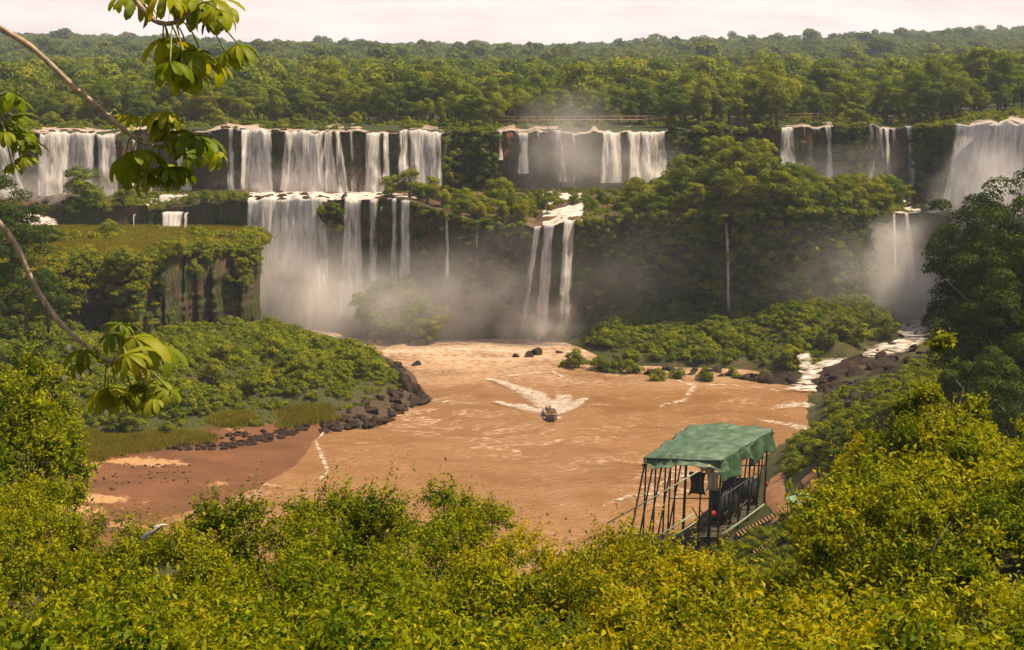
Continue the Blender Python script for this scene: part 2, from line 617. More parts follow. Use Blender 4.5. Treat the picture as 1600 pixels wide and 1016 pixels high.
def sand_mat():
    m, nt = new_mat('sand')
    tcn = N(nt, 'ShaderNodeTexCoord').outputs['Object']
    a = noise_node(nt, 0.09, 6, 0.6, vec=tcn, stretch=(1, 1.8, 1))
    b = noise_node(nt, 2.2, 5, 0.7, vec=tcn)
    dry = N(nt, 'ShaderNodeAttribute', attribute_name='dry').outputs['Fac']
    wet = ramp(nt, a, [(0.3, (0.085, 0.036, 0.016)), (0.7, (0.155, 0.066, 0.028))])
    dr = ramp(nt, b, [(0.3, (0.27, 0.145, 0.062)), (0.7, (0.42, 0.245, 0.115))])
    a2 = noise_node(nt, 0.45, 5, 0.65, vec=tcn)
    f = mrange(nt, math2(nt, 'ADD', math2(nt, 'ADD', dry, math2(nt, 'MULTIPLY', math2(nt, 'SUBTRACT', a2, 0.5), 2.0)), math2(nt, 'MULTIPLY', math2(nt, 'SUBTRACT', b, 0.5), 0.7)), 0.42, 0.70)
    c = mixc(nt, f, wet, dr)
    gr = N(nt, 'ShaderNodeAttribute', attribute_name='green').outputs['Fac']
    gcol = ramp(nt, b, [(0.3, (0.022, 0.028, 0.007)), (0.7, (0.065, 0.065, 0.014))])
    g = mrange(nt, math2(nt, 'ADD', gr, math2(nt, 'MULTIPLY', math2(nt, 'SUBTRACT', b, 0.5), 0.8)), 0.4, 0.6)
    c = mixc(nt, g, c, gcol)
    rk_ = N(nt, 'ShaderNodeAttribute', attribute_name='rocky').outputs['Fac']
    c = mixc(nt, rk_, c, ramp(nt, b, [(0.3, (0.022, 0.016, 0.010)), (0.7, (0.085, 0.055, 0.03))]))
    p = N(nt, 'ShaderNodeBsdfPrincipled', inp={'Roughness': 0.8})
    p.inputs['Specular IOR Level'].default_value = 0.2
    L(nt, c, p.inputs['Base Color'])
    bp = N(nt, 'ShaderNodeBump', inp={'Strength': 0.7, 'Distance': 0.25})
    L(nt, b, bp.inputs['Height']); L(nt, bp.outputs[0], p.inputs['Normal'])
    finish(nt, p.outputs[0])
    return m


def tarp_mat():
    m, nt = new_mat('tarpaulin')
    a = noise_node(nt, 0.5, 5, 0.6)
    c = ramp(nt, a, [(0.3, (0.022, 0.068, 0.032)), (0.5, (0.050, 0.110, 0.056)), (0.7, (0.085, 0.155, 0.085))])
    d = N(nt, 'ShaderNodeBsdfPrincipled', inp={'Roughness': 0.55})
    L(nt, c, d.inputs['Base Color'])
    t = N(nt, 'ShaderNodeBsdfTranslucent')
    L(nt, c, t.inputs['Color'])
    bp = N(nt, 'ShaderNodeBump', inp={'Strength': 0.5, 'Distance': 0.3})
    L(nt, noise_node(nt, 0.9, 5, 0.6, stretch=(1, 3, 1)), bp.inputs['Height'])
    L(nt, bp.outputs[0], d.inputs['Normal'])
    m1 = N(nt, 'ShaderNodeMixShader', inp={0: 0.2})
    L(nt, d.outputs[0], m1.inputs[1]); L(nt, t.outputs[0], m1.inputs[2])
    finish(nt, m1.outputs[0])
    return m


def mist_mat(name, dens, color=(1.0, 0.96, 0.95)):
    m, nt = new_mat(name)
    tcn = N(nt, 'ShaderNodeTexCoord').outputs['Object']
    oi = N(nt, 'ShaderNodeObjectInfo')
    sh = N(nt, 'ShaderNodeVectorMath', operation='ADD')
    L(nt, tcn, sh.inputs[0]); L(nt, oi.outputs['Location'], sh.inputs[1])
    wn_ = N(nt, 'ShaderNodeTexNoise', inp={'Scale': 1.6, 'Detail': 3.0})
    L(nt, sh.outputs[0], wn_.inputs['Vector'])
    wo_ = N(nt, 'ShaderNodeVectorMath', operation='MULTIPLY_ADD')
    L(nt, wn_.outputs['Color'], wo_.inputs[0])
    wo_.inputs[1].default_value = (0.9, 0.9, 0.9); wo_.inputs[2].default_value = (-0.45, -0.45, -0.45)
    ad = N(nt, 'ShaderNodeVectorMath', operation='ADD')
    L(nt, tcn, ad.inputs[0]); L(nt, wo_.outputs[0], ad.inputs[1])
    ln = N(nt, 'ShaderNodeVectorMath', operation='LENGTH')
    L(nt, ad.outputs[0], ln.inputs[0])
    ln0 = N(nt, 'ShaderNodeVectorMath', operation='LENGTH')
    L(nt, tcn, ln0.inputs[0])
    fall = mrange(nt, ln.outputs['Value'], 0.05, 0.95, 1.0, 0.0)
    fall = math2(nt, 'MULTIPLY', math2(nt, 'POWER', fall, 1.7), mrange(nt, ln0.outputs['Value'], 0.75, 0.98, 1.0, 0.0))
    n = noise_node(nt, 2.6, 4, 0.6, vec=sh.outputs[0])
    n = mrange(nt, n, 0.32, 0.72, 0.1, 1.9)
    d = math2(nt, 'MULTIPLY', math2(nt, 'MULTIPLY', fall, n), dens)
    v = N(nt, 'ShaderNodeVolumePrincipled', inp={'Color': (*color, 1), 'Anisotropy': 0.0})
    L(nt, d, v.inputs['Density'])
    finish(nt, None, v.outputs[0])
    return m


M['rock'] = rock_mat()
M['boulder'] = boulder_mat()
M['earth'] = ground_mat('earth', (0.030, 0.035, 0.012), (0.060, 0.062, 0.018), (0.11, 0.07, 0.03), 0.25)
M['forest_floor'] = ground_mat('forest_floor', (0.018, 0.026, 0.008), (0.035, 0.045, 0.014), (0.06, 0.055, 0.02), 0.08)
M['dirt'] = ground_mat('dirt', (0.26, 0.12, 0.06), (0.38, 0.19, 0.10), (0.46, 0.25, 0.14), 0.8)
M['mesa_grass'] = ground_mat('mesa_grass', (0.05, 0.055, 0.010), (0.15, 0.125, 0.016), (0.27, 0.18, 0.03), 0.5)
M['ledge'] = ground_mat('ledge', (0.05, 0.03, 0.02), (0.10, 0.06, 0.035), (0.20, 0.12, 0.06), 0.3)
M['river'] = water_mat('river_water', (0.190, 0.091, 0.030), (0.275, 0.141, 0.054), (0.70, 0.54, 0.40), 0.47, 0.055, far=(292, 350))
M['upper_water'] = water_mat('upper_water', (0.30, 0.20, 0.14), (0.46, 0.34, 0.26), (0.88, 0.82, 0.76), 0.30, 0.10, (1, 1.6, 1))
M['fall'] = fall_mat()
M['foam'] = foam_mat()
M['rapid'] = foam_mat('rapid_foam', 0.39, 0.60, 0.75)
M['rapid_broken'] = foam_mat('broken_rapid_foam', 0.45, 0.68, 0.55)
M['sand'] = sand_mat()
M['tarp'] = tarp_mat()


# ================================================================== STRUCTURE
# ---- rim lines read from the photograph: (pixel column, distance, lip row)
UP = [(-1400, 420, 206), (-300, 395, 210), (-60, 392, 212), (60, 392, 211), (190, 395, 209), (215, 400, 206), (350, 398, 205), (380, 395, 206),
      (690, 395, 206), (720, 400, 206), (780, 402, 208), (860, 402, 208), (940, 405, 206), (1045, 408, 204), (1100, 412, 200),
      (1220, 408, 200), (1300, 410, 200), (1420, 408, 199), (1470, 395, 198), (1500, 372, 196), (1560, 352, 194), (1640, 340, 193),
      (1800, 330, 190), (3000, 330, 190)]
LOW = [(230, 376, 334), (330, 374, 318), (385, 372, 312), (500, 370, 312), (600, 368, 314), (645, 364, 318), (700, 359, 334), (760, 357, 346), (835, 354, 354),
       (870, 352, 352), (900, 353, 346), (980, 355, 340), (1050, 352, 338), (1150, 345, 336), (1250, 342, 332), (1330, 348, 332),
       (1400, 362, 333), (1450, 360, 333), (1520, 345, 334), (1700, 325, 338), (1900, 300, 340)]


def rimn(px, k, sd):
    px = np.asarray(px, float)
    return fbm(np.stack([px * k, px * 0, px * 0], -1), 4, sd)


def up_arr(px):
    D = interp(px, UP, 1) + 7.0 * rimn(px, 0.018, 201)
    return PV_(px, interp(px, UP, 2), D) + np.stack([0 * D, 0 * D, 2.4 * rimn(px, 0.055, 203)], -1)


def low_arr(px):
    D = interp(px, LOW, 1) + 5.0 * rimn(px, 0.02, 205)
    return PV_(px, interp(px, LOW, 2), D) + np.stack([0 * D, 0 * D, 1.8 * rimn(px, 0.05, 207)], -1)


_tp = np.arange(-1450, 3051, 1.0)
_tu, _tl = up_arr(_tp), low_arr(_tp)


def up_at(px):
    return np.array([np.interp(px, _tp, _tu[:, k]) for k in range(3)])


def low_at(px):
    return np.array([np.interp(px, _tp, _tl[:, k]) for k in range(3)])


def wall(name, pxs, top_fn, z_bot, seed, amp=2.2, row=0.9, shoulder=0.0):
    """cliff face that drops from a rim: ribbed, ledged basalt"""
    T = np.array([top_fn(p) for p in pxs])
    zb = np.array([z_bot(p) if callable(z_bot) else z_bot for p in pxs])
    H = (T[:, 2] - zb).max()
    nr = int(H / row) + 2
    v = np.linspace(0, 1, nr)[:, None]
    X = np.repeat(T[None, :, 0], nr, 0)
    Y = np.repeat(T[None, :, 1], nr, 0)
    Z = T[None, :, 2] * (1 - v) + zb[None] * v
    n1 = fbm(np.stack([X * 0.16, Y * 0.16, Z * 0.05], -1), 4, seed)
    n2 = fbm(np.stack([X * 0.7, Y * 0.7, Z * 0.16], -1), 3, seed + 9)
    lay = fbm(np.stack([X * 0.03, X * 0, Z * 0.35], -1), 3, seed + 21)
    lay2 = np.floor(6 * (lay + 0.5)) / 6 - 0.5
    col_ = np.abs(fbm(np.stack([X * 0.45, Y * 0.1, Z * 0.03], -1), 3, seed + 33))
    out = 2.2 * amp * n1 + amp * 1.0 * n2 + amp * 1.3 * lay2 - amp * 1.6 * col_ + 2.2 * v ** 2
    out[0] = 0
    out = out + shoulder * np.clip(v / 0.32, 0, 1) ** 0.65
    Y2 = Y - out
    V = np.stack([X, Y2, Z], -1)
    return obj(name, grid_mesh(name, V, M['rock'], smooth=False))


upx = np.concatenate([np.linspace(-1400, -80, 60), np.arange(-76, 1700, 3.4), np.linspace(1705, 3000, 60)])
lpx = np.concatenate([np.arange(230, 1560, 3.4), np.linspace(1562, 1900, 30)])
BASIN = 33.6
uw = kind(wall('upper_cliff', upx, up_at, BASIN - 2.0, 3, 1.5, 0.7), 'structure')
lw = kind(wall('lower_cliff', lpx, low_at, -2.0, 17, 1.9, 0.8), 'structure')

# ---- ledge between the two tiers (basin floor) with shallow water over it
bpx = np.concatenate([np.linspace(-1400, -80, 30), np.arange(-76, 1900, 6.0)])
rows = []
for t in np.linspace(0, 1, 26):
    r = []
    for p in bpx:
        a = low_at(p) if p >= 230 else np.array([P(p, 330, 376)[0], 376 - 0.01 * 0, 31.5])
        b = up_at(p)
        zf = a[2] * (1 - t) + (BASIN + 0.5) * t
        q = a * (1 - t) + b * t
        r.append((q[0], q[1] + (1.5 if t == 1 else 0), zf))
    rows.append(r)
BV = np.array(rows)
bn = fbm(BV * np.array([0.12, 0.16, 0]), 4, 5)
BV[1:, :, 2] += 3.4 * bn[1:] - 0.1
kind(obj('cliff_ledge', grid_mesh('cliff_ledge', BV, M['ledge'])), 'structure')
# water on the ledge, only where the photograph shows streams
def ledge_water(name, px0, px1, dz, mat, label=None):
    ps = np.arange(px0, px1 + 1, 5.0)
    out = []
    for t in np.linspace(-0.005, 0.98, 14):
        r = []
        for p in ps:
            a = low_at(p) if p >= 230 else np.array([P(p, 330, 376)[0], 376, 31.5])
            b = up_at(p)
            q = a * (1 - t) + b * t
            r.append((q[0], q[1], a[2] * (1 - t) + (BASIN + 0.5) * t + dz))
        out.append(r)
    V = np.array(out)
    dn = np.ones(V.shape[:2]); dn[:, 0] = dn[:, -1] = 0; dn[-1] = 0.4
    V[..., 2] += 0.5 * fbm(V * np.array([0.3, 0.3, 0]), 3, 8)
    return kind(obj(name, grid_mesh(name, V, mat, attrs={'dens': dn.ravel()})), 'structure')


ledge_water('ledge_water', 384, 655, 0.25, M['rapid'])
ledge_water('ledge_water', 845, 915, 0.15, M['rapid'])
ledge_water('ledge_water', 1380, 1640, 0.15, M['rapid'])

# ---- upper plateau, forest floor and distant hills: one sheet to the horizon
RIDGE = [(-1400, 40), (-400, 48), (0, 50), (200, 55), (400, 64), (700, 70), (850, 71), (1000, 64), (1250, 57), (1450, 48), (1600, 41), (2000, 38), (3000, 45)]
DR = 2400.0


def plateau_z(px, D):
    """ground height behind the upper rim"""
    px = np.asarray(px, float); D = np.asarray(D, float)
    lip = PV_(px, interp(px, UP, 2), interp(px, UP, 1))[..., 2] + 2.4 * rimn(px, 0.055, 203) * np.clip(1 - (D - interp(px, UP, 1)) / 20, 0, 1)
    zr = PV_(800, interp(px, RIDGE, 1), DR)[..., 2] - 13
    base = lip + 0.05
    t = np.clip((D - 900) / (DR - 900), 0, 1)
    z = base + (zr - base) * t + 5.0 * np.clip((D - 450) / 330, 0, 1) * (1 - t)
    return np.where(D > DR, zr - (D - DR) * 0.03, z)


fpx = np.concatenate([np.linspace(-1400, -80, 34), np.arange(-76, 1700, 12.0), np.linspace(1705, 3000, 34)])
dd = [0, 1.5, 4, 8, 14, 22, 32, 44, 58, 75, 100, 150, 220, 320, 430, 520, 650, 800, 1000, 1250, 1500, 1750, 2000, 2300, 2800, 3600]
rows = []
for k, e in enumerate(dd):
    r = []
    for p in fpx:
        a = up_at(p)
        D = a[1] + e
        x = P(p, 150, D)[0] if e > 0 else a[0]
        r.append((x, D, plateau_z(p, D)))
    rows.append(r)
PV = np.array(rows)
pn = fbm(PV * np.array([0.09, 0.12, 0]), 4, 31)
near = (PV[..., 1] < 520)
PV[1:, :, 2] += np.where(near, 1.9, 0.0)[1:] * pn[1:]
hn = fbm(PV * np.array([0.004, 0.004, 0]), 3, 37)
PV[..., 2] += np.where(PV[..., 1] > 1000, 14.0, 0.0) * hn
kind(obj('plateau', grid_mesh('plateau', PV, M['forest_floor'])), 'structure')
# shallow river on the plateau behind the rim
rows = []
for px0, px1 in ((-1400, 700), (776, 1050), (1214, 1304), (1376, 1396), (1500, 3000)):
    rows = []
    for e in (-0.35, 0.6, 3, 8, 16, 28, 42, 52):
        r = []
        for p in np.arange(px0, px1 + 1, 8.0 if px1 < 2000 and px0 > -1000 else 20.0):
            a = up_at(p)
            D = a[1] + e
            x = P(p, 200, D)[0] if e > 0 else a[0]
            r.append((x, D, a[2] + 0.10))
        rows.append(r)
    kind(obj('upper_river', grid_mesh('upper_river', np.array(rows), M['upper_water'])), 'structure')

# ---- lower river
gx = np.linspace(-420, 420, 141)
gy = np.linspace(40, 410, 90)
GX, GY = np.meshgrid(gx, gy)
GZ = 0.22 * fbm(np.stack([GX * 0.13, GY * 0.3, GX * 0], -1), 3, 77)
kind(obj('river', grid_mesh('river', np.stack([GX, GY, GZ], -1), M['river'])), 'structure')
kind(obj('river_bed', mesh_np('river_bed', [(-900, -60, -9), (900, -60, -9), (900, 420, -9), (-900, 420, -9)], [(0, 1, 2, 3)], M['ledge'])), 'structure')

# ---- near hillside and right bank
SIL = [(-400, 740), (-60, 770), (0, 790), (100, 815), (200, 832), (255, 850), (300, 805), (400, 775), (500, 768), (560, 760), (650, 772), (740, 790), (800, 852), (850, 868),
       (880, 835), (930, 822), (970, 842), (1040, 852), (1110, 868), (1190, 905), (1250, 902), (1300, 868), (1350, 812), (1400, 755), (1440, 705), (1500, 695),
       (1560, 695), (1620, 695), (2000, 660)]
BH = 2.4


def ytop(px, D):
    """row of the shrub tops at a distance: silhouette at 33 m, frame bottom at 13 m"""
    s = float(interp(px, SIL, 1))
    return s + (1085 - s) * np.clip((33 - D) / 20.0, 0, 1) ** 0.8


ctl = [(x, y, z) for x, y, z in [
    (-60, -20, 70), (0, -20, 69.5), (60, -20, 71), (-40, 0, 69), (0, 0, 68.2), (40, 0, 70), (-10, 5, 66.6), (0, 6, 66.2), (10, 6, 66.5)]]
for px in (-400, -60, 150, 330, 500, 700, 850, 1000, 1150, 1300, 1420, 1520, 1620, 2000):
    for D in (13, 22, 33):
        q = P(px, ytop(px, D), D)
        ctl.append((q[0], q[1], q[2] - BH))
ctl += [(-45, 50, 47), (-20, 48, 44.5), (0, 46, 45), (8, 48, 45.5), (16, 52, 50.5), (24, 52, 53), (45, 55, 57), (90, 60, 62), (-120, 60, 50),
        (-60, 80, 30), (0, 78, 30), (14, 80, 31), (26, 82, 38), (36, 82, 43), (60, 85, 48), (120, 90, 58), (-160, 100, 34),
        (-70, 120, 16), (0, 118, 15), (22, 120, 18), (36, 122, 27), (46, 122, 32), (70, 125, 38), (140, 130, 54),
        (-80, 165, 4), (0, 165, 4), (24, 168, 4.5), (36, 168, 8.5), (44, 170, 14), (58, 172, 23), (90, 175, 34), (160, 180, 50),
        (-90, 200, 1), (-40, 195, 0), (0, 192, -1), (18, 192, -0.6), (27, 196, 1.0), (36, 200, 4.5), (46, 202, 10.5), (64, 205, 20), (100, 205, 32), (180, 210, 46),
        (-20, 225, -5), (20, 225, -4), (36, 225, -2.5), (42, 228, 0.6), (50, 232, 4.5), (60, 236, 10), (76, 238, 16), (110, 240, 28), (190, 240, 42),
        (0, 262, -6), (40, 255, -4), (54, 262, -1.5), (60, 264, 1.2), (68, 268, 5), (86, 270, 12), (120, 272, 25), (200, 272, 40),
        (56, 290, -2.5), (65, 292, 0.5), (72, 294, 2.6), (82, 296, 5.0), (95, 300, 6.5), (130, 300, 19), (200, 300, 36),
        (62, 312, -1.5), (72, 312, 2.6), (84, 312, 4.0), (100, 316, 4.8), (135, 320, 15), (210, 325, 34)]
HA = Field(ctl, 0.4)
ax = np.concatenate([np.linspace(-170, -62, 19), np.arange(-60, 122, 1.5), np.linspace(124, 220, 17)])
ay = np.concatenate([np.arange(-20, 60, 1.25), np.arange(60, 326, 2.0)])
AX, AY = np.meshgrid(ax, ay)


def HAz(x, y):
    x = np.asarray(x, float); y = np.asarray(y, float)
    n = fbm(np.stack([x * 0.11, y * 0.11, x * 0], -1), 4, 41)
    return HA(x, y) + n * (1.6 + 0.6 * np.tanh((y - 40) / 20)) * np.clip((y - 8) / 10, 0.1, 1)


AZ = HAz(AX, AY)
kind(obj('hillside', grid_mesh('hillside', np.stack([AX, AY, AZ], -1), M['earth'])), 'structure')

# ---- left bank: beach, scrub slope and promontory
CB = [(660, 634, -0.4), (700, 645, -3.5), (700, 600, -3.5), (648, 604, 1.6), (628, 578, 1.4), (672, 610, -1.6), (655, 580, -1.6), (660, 565, -3), (600, 582, 5.5), (545, 548, 6.0), (480, 537, 6.2), (425, 524, 5.5),
      (600, 668, -0.5), (640, 660, -2), (575, 650, 2.4), (505, 674, 0.3), (560, 690, -2.2), (455, 655, 1.6), (400, 642, 4.0), (335, 645, 3.4), (265, 690, 1.5), (380, 690, 0.8),
      (470, 696, 0.45), (492, 712, -0.15), (540, 720, -1.8), (500, 745, -0.3), (540, 790, -2.2), (450, 800, -0.3), (300, 745, 0.8), (150, 715, 1.3), (150, 800, 1.0), (60, 780, 2.0), (90, 660, 4.2),
      (40, 640, 6), (200, 625, 6.0), (300, 590, 7.5), (400, 580, 8), (480, 590, 7.5), (545, 605, 5.2), (110, 592, 8), (0, 620, 8), (-60, 560, 12), (-200, 640, 10), (-200, 800, 5), (300, 860, -1.5), (0, 860, 3)]
CBp = [PZ(*c) for c in CB] + [np.array(c) for c in ((-160, 300, 20), (-200, 250, 18), (-110, 335, 9), (-60, 345, 6), (-40, 362, -3), (-90, 372, 0))]
HB = Field(CBp, 3.0)
bx = np.concatenate([np.linspace(-260, -112, 22), np.arange(-110, -12, 0.9)])
by = np.arange(186, 376, 1.2)
BX, BY = np.meshgrid(bx, by)


def HBz(x, y):
    x = np.asarray(x, float); y = np.asarray(y, float)
    h = HB(x, y)
    n = fbm(np.stack([x * 0.15, y * 0.15, x * 0], -1), 4, 43)
    return h + n * np.clip((h - 0.8) * 0.5, 0.12, 2.2)


BZ = HBz(BX, BY)
rocky = np.clip((800 + F * BX / BY * 0.985 - 505) / 25, 0, 1) * (BY > 255) * np.clip((4.5 - BZ) / 2, 0, 1); dry = np.zeros_like(BZ); green = np.clip((BZ - 1.6) / 1.2, 0, 1)
for (px, py, rx, ry, a) in [(230, 722, 8, 2.6, 1.0), (140, 730, 4.0, 2.5, 0.8), (150, 780, 7, 2.6, 1.0), (120, 800, 5, 3, 0.9), (345, 752, 3.0, 2.0, 0.65), (370, 678, 3.2, 1.2, 0.8), (400, 672, 2.0, 1.0, 0.7), (200, 815, 5, 2, 0.7), (130, 710, 4, 2, .6)]:
    c = PZ(px, py, 1.0)
    dry = np.maximum(dry, a * np.exp(-(((BX - c[0]) / rx) ** 2 + ((BY - c[1]) / ry) ** 2)))
kind(obj('beach', grid_mesh('beach', np.stack([BX, BY, BZ], -1), M['sand'], attrs={'dry': dry.ravel(), 'green': green.ravel(), 'rocky': rocky.ravel()})), 'structure')

# ---- mesa: grass-topped cliff on the left
MES = [(-500, 268, 440), (-200, 280, 432), (-60, 290, 428), (0, 296, 424), (60, 302, 420), (100, 310, 412), (130, 314, 408), (180, 316, 405), (215, 314, 408), (260, 322, 402), (300, 334, 392), (350, 340, 386), (385, 344, 382), (400, 348, 380), (407, 353, 377), (410, 360, 374)]


def mesa_at(px):
    q = P(px, float(interp(px, MES, 2)), float(interp(px, MES, 1)))
    n = fbm(np.array([[px * 0.022, 0.3, 0.0], [px * 0.03, 7.7, 0.0]]), 4, 83)
    return q + np.array([0, 11.0 * n[0], 5.0 * n[1]])


mpx = np.concatenate([np.linspace(-500, -62, 40), np.arange(-60, 408, 2.4), np.linspace(408, 410, 6)])
mw = wall('mesa_cliff', mpx, mesa_at, 0.0, 57, 3.0, 0.7, 4.5)
kind(mw, 'structure')
rows = []
for t in np.linspace(0, 1, 24):
    r = []
    for p in mpx:
        a = mesa_at(p)
        b = P(min(p, 412), 356, 374)
        q = a * (1 - t) + b * t
        r.append((q[0], q[1], a[2] * (1 - t) + 26.2 * t))
    rows.append(r)
MV = np.array(rows)
MV[1:-1, :, 2] += 3.0 * fbm(MV * np.array([0.15, 0.15, 0]), 4, 61)[1:-1]
kind(obj('mesa_top', grid_mesh('mesa_top', MV, M['mesa_grass'])), 'structure')
# rock step behind the mesa that carries the small cascade
def step_at(p):
    if p < 230:
        return np.array([P(p, 330, 376)[0], 375.6, 31.9])
    return low_at(p) + (0, -0.4, 0.2)


kind(wall('mesa_step', np.arange(-90, 338, 3.4), step_at, 23.0, 63, 0.8, 0.6), 'structure')

# ---- talus island under the lower cliff
CT = [(840, 552, -0.6), (870, 554, -0.2), (900, 573, -0.2), (1000, 585, -0.2), (1100, 588, -0.2), (1180, 599, -0.2), (1262, 604, -0.3), (1440, 495, 4.5), (1400, 520, 4.0), (1420, 545, 3.0), (1360, 552, 2.6), (1290, 575, 0.8), (1275, 598, -0.3)]
CT += [(a_, b_, -4.0) for a_, b_ in ((830, 570), (890, 592), (1000, 602), (1100, 606), (1180, 618), (1240, 628), (480, 546), (560, 560), (640, 560), (740, 560), (800, 556), (500, 600), (600, 610), (700, 610), (780, 600), (860, 620), (960, 630), (1060, 640), (1160, 650))]
CT += [(a_, 533, -0.4) for a_ in (480, 560, 640, 740, 800)]
CI = [(880, 548, 342), (920, 545, 336), (920, 520, 346), (1000, 552, 322), (1000, 520, 335), (1000, 490, 347), (1100, 552, 320), (1100, 518, 331), (1100, 485, 342), (1200, 562, 316), (1200, 528, 327), (1200, 490, 339), (1250, 572, 309), (1250, 540, 318), (1250, 500, 329), (1250, 465, 340),
      (1320, 535, 318), (1320, 500, 330), (1320, 468, 344), (1380, 512, 330), (1380, 488, 343), (560, 505, 360), (640, 498, 358), (700, 508, 355), (760, 518, 354), (840, 528, 352), (1480, 500, 350)]
CTp = [PZ(*c) for c in CT] + [P(*c) - (0, 0, 1.3) for c in CI] + [np.array((X0, 375, z)) for X0, z in ((-60, 3), (-25, 9), (0, 7), (40, 11), (80, 13), (110, 11))]
HT = Field(CTp, 1.0)
tx = np.arange(-62, 116, 1.2)
ty = np.arange(284, 372, 1.2)
TX, TY = np.meshgrid(tx, ty)


def HTz(x, y):
    x = np.asarray(x, float); y = np.asarray(y, float)
    h = HT(x, y)
    return h + fbm(np.stack([x * 0.2, y * 0.2, x * 0], -1), 4, 47) * np.clip(h, 0.3, 3.0) * 0.9


TZ = HTz(TX, TY)
kind(obj('talus_slope', grid_mesh('talus_slope', np.stack([TX, TY, TZ], -1), M['earth'])), 'structure')


# ================================================================== FOLIAGE MESHES
def cards(C, Nrm, size, aspect=0.5, seed=0, fold=0.18):
    """one folded leaf blade per centre"""
    rg = np.random.default_rng(seed)
    n = len(C)
    Nrm = Nrm / (np.linalg.norm(Nrm, axis=1, keepdims=True) + 1e-9)
    a = np.cross(Nrm, rg.normal(size=(n, 3)))
    a /= np.linalg.norm(a, axis=1, keepdims=True) + 1e-9
    b = np.cross(Nrm, a)
    s = (size * rg.uniform(0.65, 1.35, n))[:, None]
    w = s * aspect
    V = np.empty((n, 4, 3))
    V[:, 0] = C - a * s * 0.5
    V[:, 1] = C + b * w * 0.5 + Nrm * s * fold
    V[:, 2] = C + a * s * 0.5
    V[:, 3] = C - b * w * 0.5 + Nrm * s * fold
    Q = np.arange(n * 4).reshape(n, 4)
    return V.reshape(-1, 3), Q


def crown_mesh(name, mat, seed, rx, rz, lobes, n, size, zc, aspect=0.6, flat=0.75, spread=1.0, lobe_r=(0.30, 0.48), low=-0.45):
    """crown of leaf-sized blades gathered in clumps; gaps between the clumps"""
    rg = np.random.default_rng(seed)
    C, NN, T = [], [], []
    per = n // lobes
    for i in range(lobes):
        th = rg.uniform(0, 2 * math.pi)
        ph = math.asin(rg.uniform(low, 1.0))
        rr = rg.uniform(0.45, 0.78) * spread if i > 1 else 0.2
        c = np.array([math.cos(th) * math.cos(ph) * rx * rr, math.sin(th) * math.cos(ph) * rx * rr, zc + math.sin(ph) * rz * rr])
        lr = rx * rg.uniform(*lobe_r)
        d = rg.normal(size=(per, 3))
        d /= np.linalg.norm(d, axis=1, keepdims=True)
        d[:, 2] = np.where(d[:, 2] < -0.35, -d[:, 2], d[:, 2])
        r = lr * rg.uniform(0.55, 1.08, per) ** 0.6
        # second-level clumping
        k = rg.normal(size=(9, 3)); k /= np.linalg.norm(k, axis=1, keepdims=True)
        prox = (d @ k.T).max(1)
        r *= 0.80 + 0.28 * prox
        p = c + d * r[:, None] * np.array([1, 1, flat])
        C.append(p)
        NN.append(d * 1.15 + np.array([0, 0, 0.2]) + rg.normal(size=(per, 3)) * 0.34)
        lt = rg.uniform(-0.16, 0.16)
        T.append(np.clip(0.45 + lt + rg.normal(size=per) * 0.17, 0, 1))
    C = np.concatenate(C); NN = np.concatenate(NN); T = np.concatenate(T)
    V, Q = cards(C, NN, size, aspect, seed + 1)
    return mesh_np(name, V, Q, mat, attrs={'tint': np.repeat(T, 4)})


def trunk_mesh(name, h, r, seed, spread, mat=None):
    rg = np.random.default_rng(seed)
    mb = MB()
    x = rg.uniform(-0.08, 0.08, 2) * h
    pts = [(0, 0, -0.8), (x[0] * 0.3, x[1] * 0.3, h * 0.35), (x[0], x[1], h * 0.7), (x[0] * 1.2, x[1], h)]
    mb.tube(pts, [r * 1.25, r, r * 0.7, r * 0.3], 8)
    for i in range(5):
        th = i * 1.26 + rg.uniform(-0.4, 0.4)
        z0 = h * rg.uniform(0.4, 0.75)
        e = spread * rg.uniform(0.55, 0.85)
        c, s = math.cos(th), math.sin(th)
        b0 = np.array([x[0] * 0.8 * z0 / h, x[1] * 0.8 * z0 / h, z0])
        mb.tube([b0, b0 + (c * e * 0.5, s * e * 0.5, e * 0.35), b0 + (c * e, s * e, e * 0.8)], [r * 0.5, r * 0.32, r * 0.1], 6)
    return mb.mesh(name, mat or M['bark'], True)


TREES = {}


def tree_kind(key, mat, seed, h, rx, rz, lobes, n, size, nvar=4, **kw):
    TREES[key] = []
    for i in range(nvar):
        cm = crown_mesh('crown_' + key, mat, seed + i * 7, rx, rz, lobes, n, size, h - rz * 0.75, **kw)
        tm = trunk_mesh('trunk_' + key, h - rz * 0.4, h * 0.022 + 0.06, seed + i, rx)
        TREES[key].append((cm, tm))


tree_kind('forest', M['leaf_forest'], 100, 14.5, 5.6, 7.0, 22, 5200, 0.50, 5, low=-0.95, lobe_r=(0.26, 0.42))
tree_kind('ledge', M['leaf_shrub'], 200, 8.0, 4.4, 4.4, 20, 4200, 0.40, 4, low=-0.9, lobe_r=(0.24, 0.42))
tree_kind('dark', M['leaf_dark'], 300, 19.0, 8.0, 10.5, 44, 15000, 0.38, 3, flat=0.65, lobe_r=(0.18, 0.32), spread=1.2, low=-0.95)
tree_kind('scrub', M['leaf_shrub'], 400, 3.0, 2.2, 1.9, 14, 2000, 0.27, 4, low=-0.8, lobe_r=(0.22, 0.42))
tree_kind('bank', M['leaf_near'], 500, 4.4, 2.7, 2.3, 12, 3600, 0.26, 4)


def add_tree(key, var, loc, s, rz, label, cat='tree', group=None, name=None):
    cm, tm = TREES[key][var % len(TREES[key])]
    r = empty(name or 'tree', tuple(loc), rz, s)
    obj('crown', cm, r)
    obj('trunk', tm, r)
    tag(r, label, cat, group)
    return r


